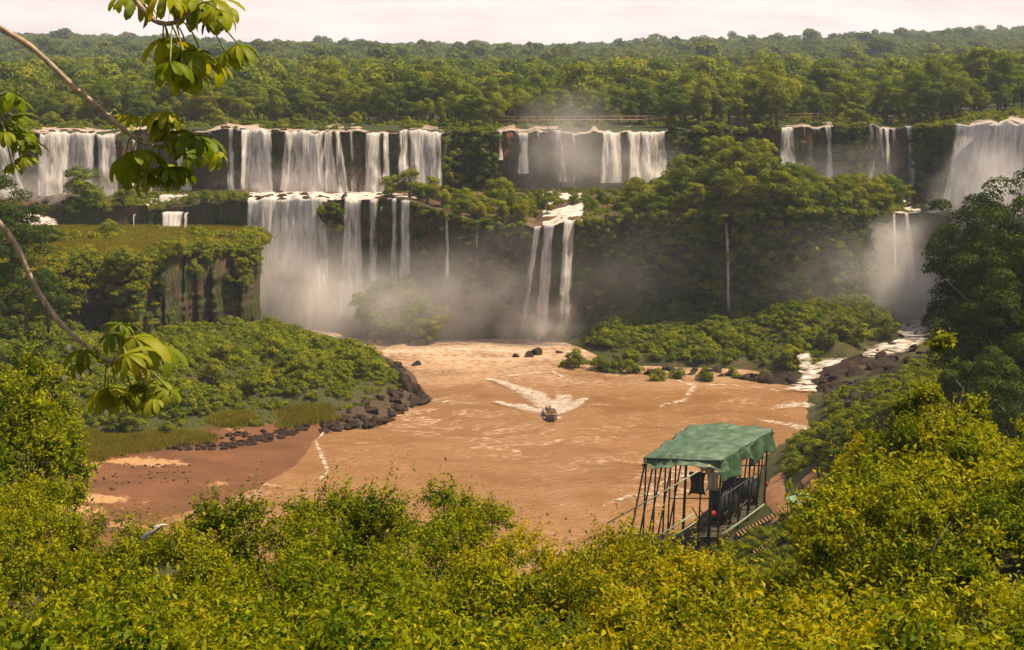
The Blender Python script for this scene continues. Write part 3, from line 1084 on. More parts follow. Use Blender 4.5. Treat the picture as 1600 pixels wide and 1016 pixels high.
# geometry-node scatter of small plants (what nobody could count)
def scatter(name, pts, scl, variants, label):
    pts = np.asarray(pts, np.float32)
    me = bpy.data.meshes.new(name)
    me.vertices.add(len(pts))
    me.vertices.foreach_set('co', pts.ravel())
    rg = np.random.default_rng(len(pts))
    for k, a, ty in (('scl', np.asarray(scl, np.float32), 'FLOAT'), ('rot', rg.uniform(0, 6.28, len(pts)).astype(np.float32), 'FLOAT'), ('vid', rg.integers(0, len(variants), len(pts)).astype(np.int32), 'INT')):
        at = me.attributes.new(k, ty, 'POINT')
        at.data.foreach_set('value', a)
    o = obj(name, me)
    cl = bpy.data.collections.new(name + '_kinds')
    for i, v in enumerate(variants):
        cl.objects.link(bpy.data.objects.new('%s_kind_%02d' % (name, i), v))
    g = bpy.data.node_groups.new(name, 'GeometryNodeTree')
    g.interface.new_socket('Geometry', in_out='INPUT', socket_type='NodeSocketGeometry')
    g.interface.new_socket('Geometry', in_out='OUTPUT', socket_type='NodeSocketGeometry')
    gi = g.nodes.new('NodeGroupInput'); go = g.nodes.new('NodeGroupOutput')
    ip = g.nodes.new('GeometryNodeInstanceOnPoints')
    ci = g.nodes.new('GeometryNodeCollectionInfo')
    ci.inputs['Collection'].default_value = cl
    ci.inputs['Separate Children'].default_value = True
    ci.inputs['Reset Children'].default_value = True

    def named(k, ty):
        n = g.nodes.new('GeometryNodeInputNamedAttribute')
        n.data_type = ty
        n.inputs['Name'].default_value = k
        return n.outputs[0]
    cx = g.nodes.new('ShaderNodeCombineXYZ')
    g.links.new(named('rot', 'FLOAT'), cx.inputs[2])
    g.links.new(gi.outputs[0], ip.inputs['Points'])
    g.links.new(ci.outputs[0], ip.inputs['Instance'])
    ip.inputs['Pick Instance'].default_value = True
    g.links.new(named('vid', 'INT'), ip.inputs['Instance Index'])
    e2r = g.nodes.new('FunctionNodeEulerToRotation')
    g.links.new(cx.outputs[0], e2r.inputs[0])
    g.links.new(e2r.outputs[0], ip.inputs['Rotation'])
    cs = g.nodes.new('ShaderNodeCombineXYZ')
    sa = named('scl', 'FLOAT')
    for i in range(3):
        g.links.new(sa, cs.inputs[i])
    g.links.new(cs.outputs[0], ip.inputs['Scale'])
    g.links.new(ip.outputs[0], go.inputs[0])
    md = o.modifiers.new('scatter', 'NODES')
    md.node_group = g
    kind(o, 'stuff', label)
    return o


# ================================================================== FOREST
hill_vars = [crown_mesh('hill_crown', M['leaf_hill'], 700 + i, 6.2, 5.0, 9, 620, 1.35, 7.0, aspect=0.75, lobe_r=(0.34, 0.55)) for i in range(6)]
mid_vars = [crown_mesh('wood_crown', M['leaf_forest'], 750 + i, 6.2, 5.2, 14, 1700, 0.8, 8.0, aspect=0.7, low=-0.8) for i in range(6)]
nh = 30000
D = 900 + 1750 * R.uniform(0, 1, nh) ** 0.75
px = R.uniform(-520, 2120, nh)
q = PV_(px, 90, D)
hh = np.where(D > 1000, 14.0 * fbm(np.stack([q[:, 0] * 0.004, D * 0.004, 0 * D], -1), 3, 37), 0)
scl = R.uniform(0.7, 1.25, nh) * np.where(R.uniform(0, 1, nh) < 0.02, R.uniform(1.3, 1.8, nh), 1.0)
scatter('hill_forest', np.stack([q[:, 0], D, plateau_z(px, D) + hh - 2.0], -1), scl, hill_vars, 'hazy green rainforest covering the distant hills')
nh = 5600
D = 492 + 430 * R.uniform(0, 1, nh)
px = R.uniform(-400, 2000, nh)
q = PV_(px, 130, D)
scatter('forest', np.stack([q[:, 0], D, plateau_z(px, D) - 1.5 + R.uniform(-2.0, 1.4, nh)], -1), np.clip(R.lognormal(-0.22, 0.28, nh), 0.4, 1.5), mid_vars, 'dense rainforest canopy behind the upper falls')

# the front rows of the forest, tree by tree
i = 0
for row_, (d0, sp) in enumerate([(447, 29), (460, 34), (474, 38), (490, 42)]):
    px = -60 + row_ * 6
    while px < 1680:
        off = 0
        if 690 < px < 780 or 1045 < px < 1215 or 1300 < px < 1345 or 1425 < px < 1500:
            off = -24                                   # wooded headlands between the falls come right up to the rim
        if px > 1500:
            off = -18
        D = d0 + off + R.uniform(-5, 5) + 16 * float(fbm(np.array([px * 0.02, row_ * 0.1, 0.5]), 3, 19))
        x = P(px, 190, D)[0]
        tl = 0.68 + 0.10 * row_ + (0.10 if px > 1100 else 0)
        add_tree('forest', i, (x, D, plateau_z(px, D) - 0.9), float(np.clip(R.lognormal(-0.05, 0.25), 0.5, 1.5)) * tl, R.uniform(0, 6.28),
                 'broadleaf tree in the front rows of the forest behind the upper falls', 'tree', 'front row forest trees')
        i += 1
        px += R.uniform(0.7, 1.3) * sp * 1.0
for (px, yt, D, s) in [(1530, 100, 470, 1.35), (1455, 118, 452, 1.15), (1340, 150, 425, 0.85), (1440, 150, 424, 1.0), (1490, 150, 418, 0.95), (1420, 160, 426, 0.8), (1570, 120, 440, 1.15), (1385, 140, 440, 0.95),
                      (1070, 170, 428, 0.85), (1100, 165, 430, 0.9), (1140, 160, 428, 0.95), (1180, 160, 430, 0.95), (1205, 170, 425, 0.8), (735, 185, 418, 0.8), (755, 190, 416, 0.7), (710, 190, 420, 0.7)]:
    x = P(px, 180, D)[0]
    add_tree('forest', i, (x, D, plateau_z(px, D) - 0.5), s, R.uniform(0, 6.28),
             'rounded tree on a headland at the rim of the upper falls', 'tree', 'trees on the rim headlands')
    i += 1

# low shrubs standing in the shallow river above the rim
for k, (px, y, s) in enumerate([(70, 200, 1.0), (85, 197, 1.3), (35, 192, 1.2), (100, 187, 1.1), (345, 195, 1.3), (330, 190, 1.3), (390, 196, 1.2), (375, 188, 1.2), (430, 186, 1.3), (465, 187, 1.2), (468, 200, 1.2), (520, 194, 1.1),
                               (556, 195, 1.1), (565, 190, 1.2), (600, 193, 1.2), (640, 195, 0.8), (300, 192, 1.0), (205, 200, 1.1), (150, 188, 1.0), (255, 196, 1.2), (690, 197, 1.0), (880, 204, 0.8), (905, 203, 0.9), (1310, 196, 1.1), (1345, 195, 1.1)]):
    zl = up_at(px)[2]
    q = PZ(px, y, zl)
    if q[1] > 470: q = P(px, y, 450); q[2] = zl
    o = add_tree('scrub', k, q - (0, 0, 0.5), s * 1.15, k * 1.7, 'low round shrub in the shallow river above the upper falls', 'shrub', 'shrubs above the rim', 'shrub')

# scrub islets in the shallow water above the rim
small_vars = [crown_mesh('scrub_crown', M['leaf_shrub'], 820 + i, 1.5, 1.1, 9, 640, 0.26, 0.5, aspect=0.6, low=-0.7) for i in range(6)]
px = R.uniform(-70, 1660, 5200); e = R.uniform(3, 78, 5200)
rim = np.array([up_at(p) for p in px])
q = PV_(px, 195, rim[:, 1] + e)
g = vnoise(np.stack([q[:, 0] * 0.10, q[:, 1] * 0.16, 0 * e], -1), 5) + 0.012 * (e - 25)
wet = ((px < 700) | ((px > 776) & (px < 1050)) | ((px > 1214) & (px < 1304)) | (px > 1500))
m = np.where(wet, g > 0.60, True) & ~((px > 1370) & (px < 1396))
scatter('scrub', np.stack([q[m, 0], q[m, 1], rim[m, 2] - 0.3], -1), R.uniform(0.45, 1.3, m.sum()), small_vars, 'low scrub islets in the shallow water above the upper falls')

# ================================================================== WATERFALLS
def waterfall(label, streams, short=False):
    """streams: (xl,xr,y at the lip, xl,xr,y at the foot, density, which rim | distance)"""
    VV, QQ, UV, DN, n0 = [], [], [], [], 0
    for j, (a0, a1, y0, b0, b1, y1, dens, D) in enumerate(streams):
        ym = (a0 + a1) / 2
        rim = {'u': up_arr, 'l': low_arr}.get(D)
        if rim:
            D = float(interp(ym, UP if rim is up_arr else LOW, 1))
        T0, T1 = P(a0, y0, D), P(a1, y0, D)
        B0, B1 = P(b0, y1, D - 2.5), P(b1, y1, D - 2.5)
        w = max(np.linalg.norm(T1 - T0), np.linalg.norm(B1 - B0), 0.6)
        h = T0[2] - B0[2]
        nu = max(4, int(w / 0.45)); nv = max(10, int(h / 0.7))
        u = np.linspace(0, 1, nu)[None]; v = np.concatenate([[-0.12, -0.05], np.linspace(0, 1, nv)])[:, None]
        vc = np.clip(v, 0, 1)
        pos = (T0[None, None] * (1 - u[..., None]) + T1[None, None] * u[..., None]) * (1 - vc[..., None]) + (B0[None, None] * (1 - u[..., None]) + B1[None, None] * u[..., None]) * vc[..., None]
        sd = hash(label) % 1000 if False else (int(a0) * 7 + int(y0)) % 997
        um = u * w; vm = vc * h
        nz = fbm(np.stack([um * 0.55 + 0 * vm + sd, vm * 0.05 + 0 * um, 0 * um + 0 * vm], -1), 4, sd)
        nz2 = fbm(np.stack([um * 1.6 + 0 * vm + sd, vm * 0.12 + 0 * um, 0 * um + 0 * vm], -1), 3, sd + 3)
        out = 1.0 + 1.5 * np.sqrt(vc) + (1.9 * nz + 0.8 * nz2) * np.clip(vc * 5, 0.15, 1)
        brk = fbm(np.stack([um * 0.25 + 0 * vm + sd, vm * 0.22 + 0 * um, 0 * um + 0 * vm], -1), 4, sd + 7)
        out = out + 2.2 * np.clip(brk, 0, 1) * np.clip(vc * 2, 0, 1)
        out = np.broadcast_to(out, pos.shape[:2]).copy()
        pos[..., 1] -= out
        if rim:
            lip = rim(np.linspace(a0, a1, nu))
            pos[..., 1] += (lip[None, :, 1] - D)
            if y0 < float(interp(ym, UP if rim is up_arr else LOW, 2)) + 7:
                pos[..., 2] += (lip[None, :, 2] - T0[2]) * (1 - vc)
        back = np.clip(-v, 0, 1)
        pos[..., 1] += back * 40 * 0.9
        lipn = fbm(np.stack([u * w * 0.4 + sd, 0 * u, 0 * u], -1), 3, sd)
        pos[..., 2] += 0.2 + 0.35 * lipn * np.clip(1 - vc * 6, 0, 1)
        pos[..., 0] += 0.5 * fbm(np.stack([vm * 0.12 + 0 * um, um * 0.3 + 0 * vm + sd, 0 * um + 0 * vm], -1), 3, sd + 5) * np.clip(vc * 3, 0, 1)
        edge = np.clip(np.minimum(u, 1 - u) * w / min(0.9, w * 0.3), 0, 1)
        dn = dens * (0.35 + 0.65 * edge) * (1.0 + 0.15 * vc) * np.where(v < 0, 1.0, 1)
        dn = dn + 0.22 * np.exp(-vc * h / 2.5)
        dn = dn * (1 + 0.5 * brk)
        if rim is up_arr:
            dn = dn * (1 + 0.25 * np.clip((vc - 0.55) / 0.4, 0, 1))
        dn = np.where(v < -0.1, dn * 0.3, dn)
        if rim is low_arr:
            dn = dn * (1 - 0.55 * np.clip((vc - 0.6) / 0.4, 0, 1))
        nr, nc = pos.shape[:2]
        idx = np.arange(nr - 1)[:, None] * nc + np.arange(nc - 1)[None]
        QQ.append(np.stack([idx, idx + 1, idx + nc + 1, idx + nc], -1).reshape(-1, 4) + n0)
        VV.append(pos.reshape(-1, 3)); n0 += nr * nc
        UV.append(np.stack([np.broadcast_to(um + sd, (nr, nc)), np.broadcast_to(v * h, (nr, nc))], -1).reshape(-1, 2))
        DN.append(np.broadcast_to(dn, (nr, nc)).ravel())
    me = mesh_np('waterfall', np.concatenate(VV), np.concatenate(QQ), M['fall'], attrs={'dens': np.concatenate(DN)}, uv=np.concatenate(UV), smooth=True)
    return tag(obj('waterfall', me), label, 'waterfall', 'waterfalls')


W = waterfall
W('waterfall cut by the left edge of the picture, slanting into the rapids', [(-40, 20, 222, -30, 62, 335, 0.85, 'u'), (24, 44, 228, 34, 52, 330, 0.6, 'u')])
W('broad white curtain fall at far left of the upper tier', [(65, 104, 210, 66, 104, 322, 0.95, 'u'), (100, 150, 210, 98, 152, 322, 0.92, 'u'), (153, 184, 210, 158, 192, 318, 0.85, 'u')])
W('narrow fall half hidden behind the overhanging leaves on the upper tier', [(208, 216, 215, 208, 218, 290, 0.7, 'u'), (232, 246, 212, 234, 250, 300, 0.55, 'u'), (272, 284, 212, 276, 298, 300, 0.7, 'u'), (288, 300, 230, 288, 306, 298, 0.8, 'u')])
W('thin white fall just left of the big double tier falls', [(359, 368, 208, 358, 374, 300, 0.8, 'u')])
W('wide white curtain of the upper tier left of the dark rock slab', [(378, 426, 207, 378, 432, 306, 1.0, 'u')])
W('wide white curtain of the upper tier right of the dark rock slab', [(446, 474, 208, 438, 480, 306, 0.95, 'u'), (471, 508, 207, 470, 512, 306, 1.0, 'u')])
W('pair of thin upper falls fanning out over a rock at their foot', [(509, 521, 208, 508, 534, 304, 0.85, 'u'), (525, 534, 208, 528, 552, 304, 0.75, 'u'), (546, 555, 210, 550, 566, 304, 0.5, 'u')])
W('upper fall of separate white strands beside the dark gorge corner', [(572, 596, 206, 570, 602, 304, 0.92, 'u'), (599, 609, 206, 598, 616, 298, 0.85, 'u')])
W('sunlit curtain at the right end of the big upper tier', [(624, 640, 206, 622, 646, 285, 0.75, 'u'), (638, 692, 206, 638, 692, 290, 0.88, 'u')])
W('thin fall beside the wooded corner under the footbridge', [(778, 786, 209, 778, 788, 250, 0.6, 'u')])
W('narrow twin fall below the left half of the footbridge', [(808, 826, 207, 808, 828, 272, 0.9, 'u'), (838, 845, 209, 840, 850, 270, 0.5, 'u')])
W('faint fall veiled by rising spray below the footbridge', [(866, 880, 207, 868, 890, 285, 0.55, 'u'), (880, 900, 212, 880, 905, 285, 0.4, 'u')])
W('broad misty fall below the right end of the footbridge', [(938, 970, 206, 936, 972, 285, 0.85, 'u'), (978, 1002, 204, 980, 1006, 285, 0.82, 'u'), (1000, 1042, 203, 1000, 1046, 285, 0.78, 'u')])
W('two falls at the edges of a dark wall right of the bamboo crown', [(1218, 1240, 199, 1216, 1246, 270, 0.85, 'u'), (1244, 1288, 201, 1244, 1290, 290, 0.42, 'u'), (1288, 1298, 200, 1286, 1300, 290, 0.8, 'u')])
W('thin pale threads of water on the dark wall near the right headland', [(1350, 1380, 200, 1346, 1382, 292, 0.45, 'u'), (1381, 1390, 196, 1380, 1392, 295, 0.85, 'u'), (1392, 1402, 198, 1392, 1404, 294, 0.5, 'u'), (1414, 1423, 198, 1414, 1428, 296, 0.7, 'u')])
W('large curtain fall cut by the right edge of the picture', [(1512, 1580, 196, 1486, 1560, 325, 0.88, 'u'), (1560, 1680, 193, 1545, 1680, 330, 0.9, 'u')])
W('small cascade tumbling behind the grassy cliff top', [(224, 248, 312, 222, 250, 334, 0.95, 388), (250, 296, 306, 252, 294, 334, 0.95, 388)])
W('short white curtain behind the bush on the grassy cliff top', [(254, 288, 333, 256, 286, 366, 1.0, 373), (289, 296, 334, 290, 296, 364, 0.7, 373), (209, 214, 336, 210, 216, 362, 0.6, 375)])
W('tallest wide curtain of the lower tier beside the grassy cliff', [(386, 440, 311, 390, 448, 528, 1.0, 'l'), (436, 500, 310, 440, 504, 528, 0.98, 'l')])
W('lower fall spreading beside the mossy overhanging rock', [(494, 514, 318, 496, 522, 520, 0.8, 'l'), (538, 566, 314, 526, 574, 520, 0.9, 'l')])
W('single strand of the lower tier between wider falls', [(576, 592, 320, 574, 594, 505, 0.75, 'l'), (594, 600, 324, 594, 602, 480, 0.45, 'l')])
W('twin strands at the right end of the big lower tier', [(612, 622, 320, 606, 626, 500, 0.8, 'l'), (626, 643, 317, 620, 644, 505, 0.88, 'l')])
W('solitary thread of water under the leafy ledge', [(696, 702, 338, 695, 706, 480, 0.8, 'l')])
W('faint thread of water midway along the shaded lower cliff', [(742, 748, 345, 741, 747, 460, 0.5, 'l')])
W('faint thread of water just left of the central cascade', [(782, 787, 352, 778, 786, 470, 0.4, 'l')])
W('central three-armed cascade pouring from the ledge into the river', [(834, 846, 350, 804, 820, 528, 0.85, 'l'), (849, 866, 346, 830, 856, 538, 1.0, 'l'), (879, 898, 345, 869, 893, 512, 1.0, 'l')])
W('barely visible trickle right of the central cascade', [(950, 956, 348, 944, 952, 500, 0.4, 'l')])
W('single thin fall down the vine covered cliff under the bamboo', [(1131, 1138, 348, 1131, 1140, 500, 0.8, 'l')])
W('pair of slender falls dropping into spray beside the dark trees', [(1389, 1396, 334, 1388, 1396, 440, 0.8, 'l'), (1408, 1418, 334, 1414, 1432, 470, 0.8, 'l')])


# ================================================================== PLANTS ON THE LEDGES AND BANKS
def ledge_z(px, t):
    a = low_at(px) if px >= 230 else np.array([P(px, 330, 376)[0], 376, 31.5])
    b = up_at(px)
    q = a * (1 - t) + b * t
    return np.array([q[0], q[1], a[2] * (1 - t) + (BASIN + 0.5) * t])


k = 0
for (px, t, s, lab, grp) in [
        (612, 0.18, 0.80, 'a', 1), (640, 0.22, 0.95, 'a', 1), (668, 0.20, 0.95, 'a', 1), (690, 0.25, 0.7, 'a', 1), (655, 0.12, 0.7, 'a', 1),
        (712, 0.3, 0.6, 'b', 1), (730, 0.25, 0.75, 'b', 1), (755, 0.15, 0.8, 'b', 1), (775, 0.5, 0.95, 'b', 1), (790, 0.62, 0.8, 'b', 1), (800, 0.2, 0.85, 'b', 1), (825, 0.3, 0.75, 'b', 1), (845, 0.45, 0.65, 'b', 1), (855, 0.3, 0.55, 'b', 1), (720, 0.08, 0.7, 'b', 1),
        (745, 0.05, 0.7, 'b', 1), (780, 0.06, 0.75, 'b', 1), (815, 0.06, 0.7, 'b', 1),
        (925, 0.25, 0.5, 'c', 1), (950, 0.35, 0.5, 'c', 1), (970, 0.2, 0.5, 'c', 1), (985, 0.4, 0.6, 'c', 1), (900, 0.45, 0.45, 'c', 1), (940, 0.6, 0.5, 'c', 1), (1000, 0.15, 0.6, 'c', 1)]:
    q = ledge_z(px, t)
    lb = {'a': 'dark green tree standing on the ledge between the two tiers of falls', 'b': 'bushy tree on the wooded ledge left of the central cascade', 'c': 'low shrub on the rocky ledge above the central cascade'}[lab]
    add_tree('ledge', k, q - (0, 0, 0.6), s, k * 2.1, lb, 'tree' if lab != 'c' else 'shrub', {'a': 'trees between the tiers', 'b': 'bushes left of the central cascade', 'c': 'shrubs above the central cascade'}[lab], 'tree' if lab != 'c' else 'shrub')
    k += 1
# the big leafy mass right of the centre
MASS = [(1010, 335), (1035, 300), (1060, 265), (1090, 245), (1120, 232), (1150, 226), (1180, 228), (1205, 240), (1225, 258), (1240, 275), (1265, 290), (1290, 296), (1320, 300), (1350, 318), (1375, 330)]
kpx = np.arange(985, 1400, 4.0)
rows = []
for t in np.linspace(-0.02, 0.8, 22):
    r = []
    for p in kpx:
        q = ledge_z(p, t)
        crest = P(p, float(np.interp(p, [m_[0] for m_ in MASS], [m_[1] for m_ in MASS])), q[1])[2] - 4.6
        prof = math.sin(math.pi * np.clip((t + 0.02) / 0.82, 0, 1)) ** 0.7 * np.clip(min(p - 985, 1400 - p) / 30, 0, 1)
        r.append((q[0], q[1], q[2] - 0.4 + max(0, crest - q[2]) * prof))
    rows.append(r)
KV = np.array(rows)
KV[1:-1, 1:-1, 2] += 1.2 * fbm(KV * np.array([0.2, 0.2, 0]), 3, 311)[1:-1, 1:-1]
kind(obj('knoll', grid_mesh('knoll', KV, M['earth'])), 'structure')
nn = 0
for ti in (1, 4, 7, 10, 13):
    for pi_ in range(3 + (ti % 2) * 3, len(kpx) - 2, 7):
        q = KV[ti, min(pi_ + R.integers(-2, 3), len(kpx) - 1)]
        add_tree('ledge', k, q - (0, 0, 0.9), float(R.uniform(0.65, 1.15)), k * 2.1, 'leafy tree in the tall bright thicket on the lower cliff right of centre', 'tree', 'thicket on the lower cliff')
        k += 1
pts = KV[::1, ::2].reshape(-1, 3) + R.normal(size=(KV[::1, ::2].reshape(-1, 3).shape)) * (0.5, 0.5, 0.1)
scatter('scrub', pts, R.uniform(0.8, 1.7, len(pts)), small_vars, 'low growth under the bright thicket on the lower cliff')
for (px, yt, D) in [(1330, 300, 372), (1360, 305, 375), (1390, 300, 380), (1415, 310, 372), (1440, 318, 372), (1460, 300, 385), (1480, 308, 380)]:
    q = P(px, 335, D); q[2] = BASIN - 0.3
    add_tree('ledge', k, q, 0.55, k * 1.3, 'rounded bush at the foot of the upper falls near the right headland', 'bush', 'bushes near the right headland', 'bush')
    k += 1
# left basin
for (px, yb, D, s, lab) in [(132, 345, 380, 1.55, 'tall round tree amid spray on the rocks left of the small cascade'), (196, 340, 381, 0.8, 'flat topped bush beside the small cascade behind the cliff'), (112, 352, 377, 0.7, 'shrub at the foot of the round tree in the left spray'),
                            (168, 350, 376, 0.55, 'small shrub between the round tree and the grassy cliff')]:
    q = P(px, yb, D); q[2] = 27.5 if px < 120 else 29.0
    add_tree('ledge', k, q, s, k * 1.1, lab, 'tree' if s > 1 else 'bush', None, 'tree' if s > 1 else 'bush'); k += 1
for (px, s) in [(300, 0.35), (322, 0.42), (345, 0.42), (365, 0.38)]:
    q = ledge_z(px, 0.05)
    add_tree('ledge', k, q - (0, 0, .4), s, k * 1.1, 'low bush on the dark rock bluff left of the tall lower curtain', 'bush', 'bushes on the dark bluff', 'bush'); k += 1

# mossy overhanging rock in the lower curtain
def boulder_mesh(seed, sub=3, mat='boulder', ang=0.55):
    rg = np.random.default_rng(seed)
    import bmesh
    bm = bmesh.new()
    bmesh.ops.create_icosphere(bm, subdivisions=sub, radius=1)
    V = np.array([v.co[:] for v in bm.verts])
    Fc = np.array([[v.index for v in f.verts] for f in bm.faces])
    bm.free()
    pl = rg.normal(size=(16, 3)); pl /= np.linalg.norm(pl, axis=1, keepdims=True)
    d = rg.uniform(0.42, 0.9, 16)
    for nrm, dist in zip(pl, d):
        over = V @ nrm - dist
        V = V - np.where(over > 0, over, 0)[:, None] * nrm
    V = V * (1.12 + 0.42 * fbm(V * 2.6 + seed, 4, seed)[:, None])
    V = V * np.array([1.15, 0.95, 0.75])
    return mesh_np('boulder', V, None, M[mat], tris=Fc)


BLD = [boulder_mesh(900 + i) for i in range(6)]


def boulder(px, py, z, s, label, group=None, i=0, sq=(1, 1, 1)):
    """rock where the view ray meets the given ground (or the river)"""
    if z is None or isinstance(z, (int, float)):
        q = PZ(px, py, z if z is not None else 0.0)
    else:
        D = np.linspace(190, 370, 900)
        c = PV_(px, py, D)
        below = (c[:, 2] < np.maximum(z(c[:, 0], c[:, 1]), 0.0))
        q = c[int(np.argmax(below))] - (0, 0, 0.15 * s)
    o = obj('boulder', BLD[i % 6])
    o.location = q
    o.scale = (s * sq[0], s * sq[1], s * sq[2])
    o.rotation_euler = (R.uniform(-0.5, 0.5), R.uniform(-0.5, 0.5), R.uniform(0, 6.28))
    return tag(o, label, 'boulder', group)


mo = obj('boulder', BLD[2]); q = P(517, 338, 368.5)
mo.location = q; mo.scale = (3.6, 2.6, 5.0); tag(mo, 'mossy rock bulging through the middle of the lower curtain', 'boulder')
for j, (px, y, s_) in enumerate([(505, 330, 0.62), (522, 326, 0.7), (534, 334, 0.55), (514, 352, 0.55), (528, 356, 0.5)]):
    q = P(px, y, 365.5)
    add_tree('scrub', j, q - (0, 0, 1.6), s_ * 1.5, j * 1.1, 'green bush growing on the mossy rock in the lower curtain', 'bush', 'bushes on the mossy rock', 'bush')
bl = obj('boulder', BLD[4]); q = P(436, 250, 396.5)
bl.location = q; bl.scale = (2.2, 2.0, 9.0); tag(bl, 'tall dark rock slab standing between two upper curtains', 'boulder')

# dark shoreline rocks
rk = 0
for (px, py, s, sq) in [(628, 604, 2.6, (0.8, 0.9, 1.7)), (646, 612, 2.4, (0.7, 0.9, 1.7)), (655, 630, 2.0, (1.6, 1, 0.5)), (616, 618, 2.2, (1, 1, 1.2)), (535, 546, 1.6, (1.4, 1, 0.9)), (585, 556, 1.6, (1, 1, 1)), (595, 572, 1.8, (1.2, 1, 0.8)), (515, 602, 1.3, (1, 1, 1)), (415, 524, 1.5, (1, 1, 1)), (450, 533, 1.4, (1.3, 1, .8))]:
    boulder(px, py, HBz, s, 'large dark angular boulder on the promontory left of the boat', 'promontory boulders', rk, sq); rk += 1
for j in range(22):
    px = R.uniform(596, 662); py = np.interp(px, [596, 640, 662], [560, 590, 625]) + R.uniform(-6, 14)
    boulder(px, py, HBz, R.uniform(0.7, 1.6), 'dark rock on the outer edge of the promontory', 'outer promontory rocks', rk, (1.2, 1, R.uniform(0.8, 1.4))); rk += 1
for j in range(70):
    t = R.uniform(0, 1); px = 505 + 150 * t; py = np.interp(px, [505, 560, 600, 655], [675, 668, 662, 634]) - abs(R.normal()) * np.interp(px, [505, 600, 655], [10, 22, 16])
    boulder(px, py, HBz, R.uniform(0.5, 1.5), 'dark jagged rock on the promontory shore left of the boat', 'promontory shore rocks', rk, (1.2, 1, R.uniform(0.7, 1.3))); rk += 1
for (px, py, s) in [(100, 745, 1.5), (118, 752, 1.3), (90, 765, 1.4), (132, 762, 1.2), (75, 755, 1.6), (105, 772, 1.1), (60, 775, 1.4), (125, 740, 1.1), (112, 735, 1.3), (85, 745, 1.2)]:
    boulder(px, py, HBz, s, 'dark boulder heaped at the left end of the beach', 'boulders at the beach end', rk); rk += 1
boulder(182, 765, HBz, 1.25, 'flat dark rock lying alone on the pale sand', None, 1, (1.3, 0.8, 0.35))
pts, scl = [], []
for j in range(330):
    if j < 240:
        px = R.uniform(258, 480); py = np.interp(px, [258, 350, 420, 480], [703, 704, 691, 672]) - abs(R.normal()) * 11; k_ = R.uniform(0.22, 0.8)
    else:
        px = R.uniform(140, 300); py = R.uniform(726, 757); k_ = R.uniform(0.10, 0.32)
    D = np.linspace(200, 300, 500); c = PV_(px, py, D)
    pts.append(c[int(np.argmax(c[:, 2] < HBz(c[:, 0], c[:, 1])))]); scl.append(k_)
scatter('rubble', pts, scl, BLD, 'dark stones strewn along the edge of the beach')
for (px, py, s, sq) in [(838, 552, 1.7, (1.2, 1, 1)), (828, 556, 1.2, (1.3, 1, 0.8)), (806, 556, 1.0, (1, 1, 0.9))]:
    boulder(px, py, 0.2, s, 'dark rock standing out of the river before the central cascade', 'rocks before the cascade', rk, sq); rk += 1
for j in range(44):
    px = R.uniform(872, 1190); py = np.interp(px, [870, 900, 1000, 1100, 1200], [553, 570, 583, 586, 598]) + R.uniform(-8, 1)
    boulder(px, py, HTz, R.uniform(0.5, 1.6), 'dark rock along the waterline of the island under the lower cliff', 'island waterline rocks', rk, (1.4, 1, 0.9)); rk += 1
for (px, py, s) in [(1180, 594, 2.2), (1200, 597, 2.4), (1225, 599, 2.4), (1243, 601, 2.1), (1258, 604, 1.4), (1165, 592, 1.8), (1213, 590, 2.2), (1235, 592, 1.9)]:
    boulder(px, py, HTz, s, 'big dark rock at the river mouth of the rapids', 'rocks at the mouth of the rapids', rk, (1.3, 1, 1.0)); rk += 1
boulder(1275, 602, 0.3, 0.75, 'lone small rock in the white water of the rapids', None, 3)
for j in range(64):
    px = R.uniform(1288, 1450); lo_ = np.interp(px, [1288, 1330, 1450], [618, 650, 630]); up_ = np.interp(px, [1288, 1320, 1450], [600, 556, 545])
    py = R.uniform(up_, lo_)
    boulder(px, py, HAz, R.uniform(0.9, 2.6), 'dark brown boulder of the rock spit on the right bank', 'rock spit boulders', rk, (1.4, 1, 0.8)); rk += 1
for (px, py) in [(1330, 655), (1322, 664), (1316, 672), (1308, 682), (1340, 648)]:
    boulder(px, py, HAz, 1.5, 'dark rock at the foot of the right bank below the spit', 'rocks below the spit', rk, (1.3, 1, 0.8)); rk += 1
for (px, py, z, s) in [(1395, 540, 3.8, 1.0), (1432, 523, 4.6, 1.2), (1418, 512, 4.8, 0.9), (1405, 528, 4.4, 1.3), (1370, 552, 3.2, 1.1), (1350, 548, 3.6, 1.0), (1445, 510, 5.0, 1.5), (1388, 524, 4.8, 1.1), (1428, 545, 3.9, 1.2), (1440, 490, 5.6, 0.8)]:
    boulder(px, py, z, s, 'dark rock breaking the white water of the right hand rapids', 'rocks in the rapids', rk); rk += 1
# rocks in the stream on the ledges
for (p0, p1, n_, lab, grp) in ((386, 655, 46, 'dark rock parting the white water between the two tiers of falls', 'rocks between the tiers'), (20, 110, 14, 'rock in the foaming pool below the far left falls', 'rocks in the left pool'), (225, 296, 10, 'rock in the small cascade behind the grassy cliff', 'rocks in the small cascade')):
    for j in range(n_):
        p = R.uniform(p0, p1); t = R.uniform(0.0, 0.8) ** 1.3
        a_ = low_at(p) if p >= 230 else np.array([P(p, 330, 376)[0], 376, 31.5]); b_ = up_at(p); q = a_ * (1 - t) + b_ * t
        o = obj('boulder', BLD[j % 6], loc=(q[0], q[1], a_[2] * (1 - t) + (BASIN + 0.5) * t)); k_ = R.uniform(0.5, 1.3); o.scale = (k_ * 1.5, k_, k_ * 0.9); o.rotation_euler = (0, 0, R.uniform(0, 6))
        tag(o, lab, 'boulder', grp)
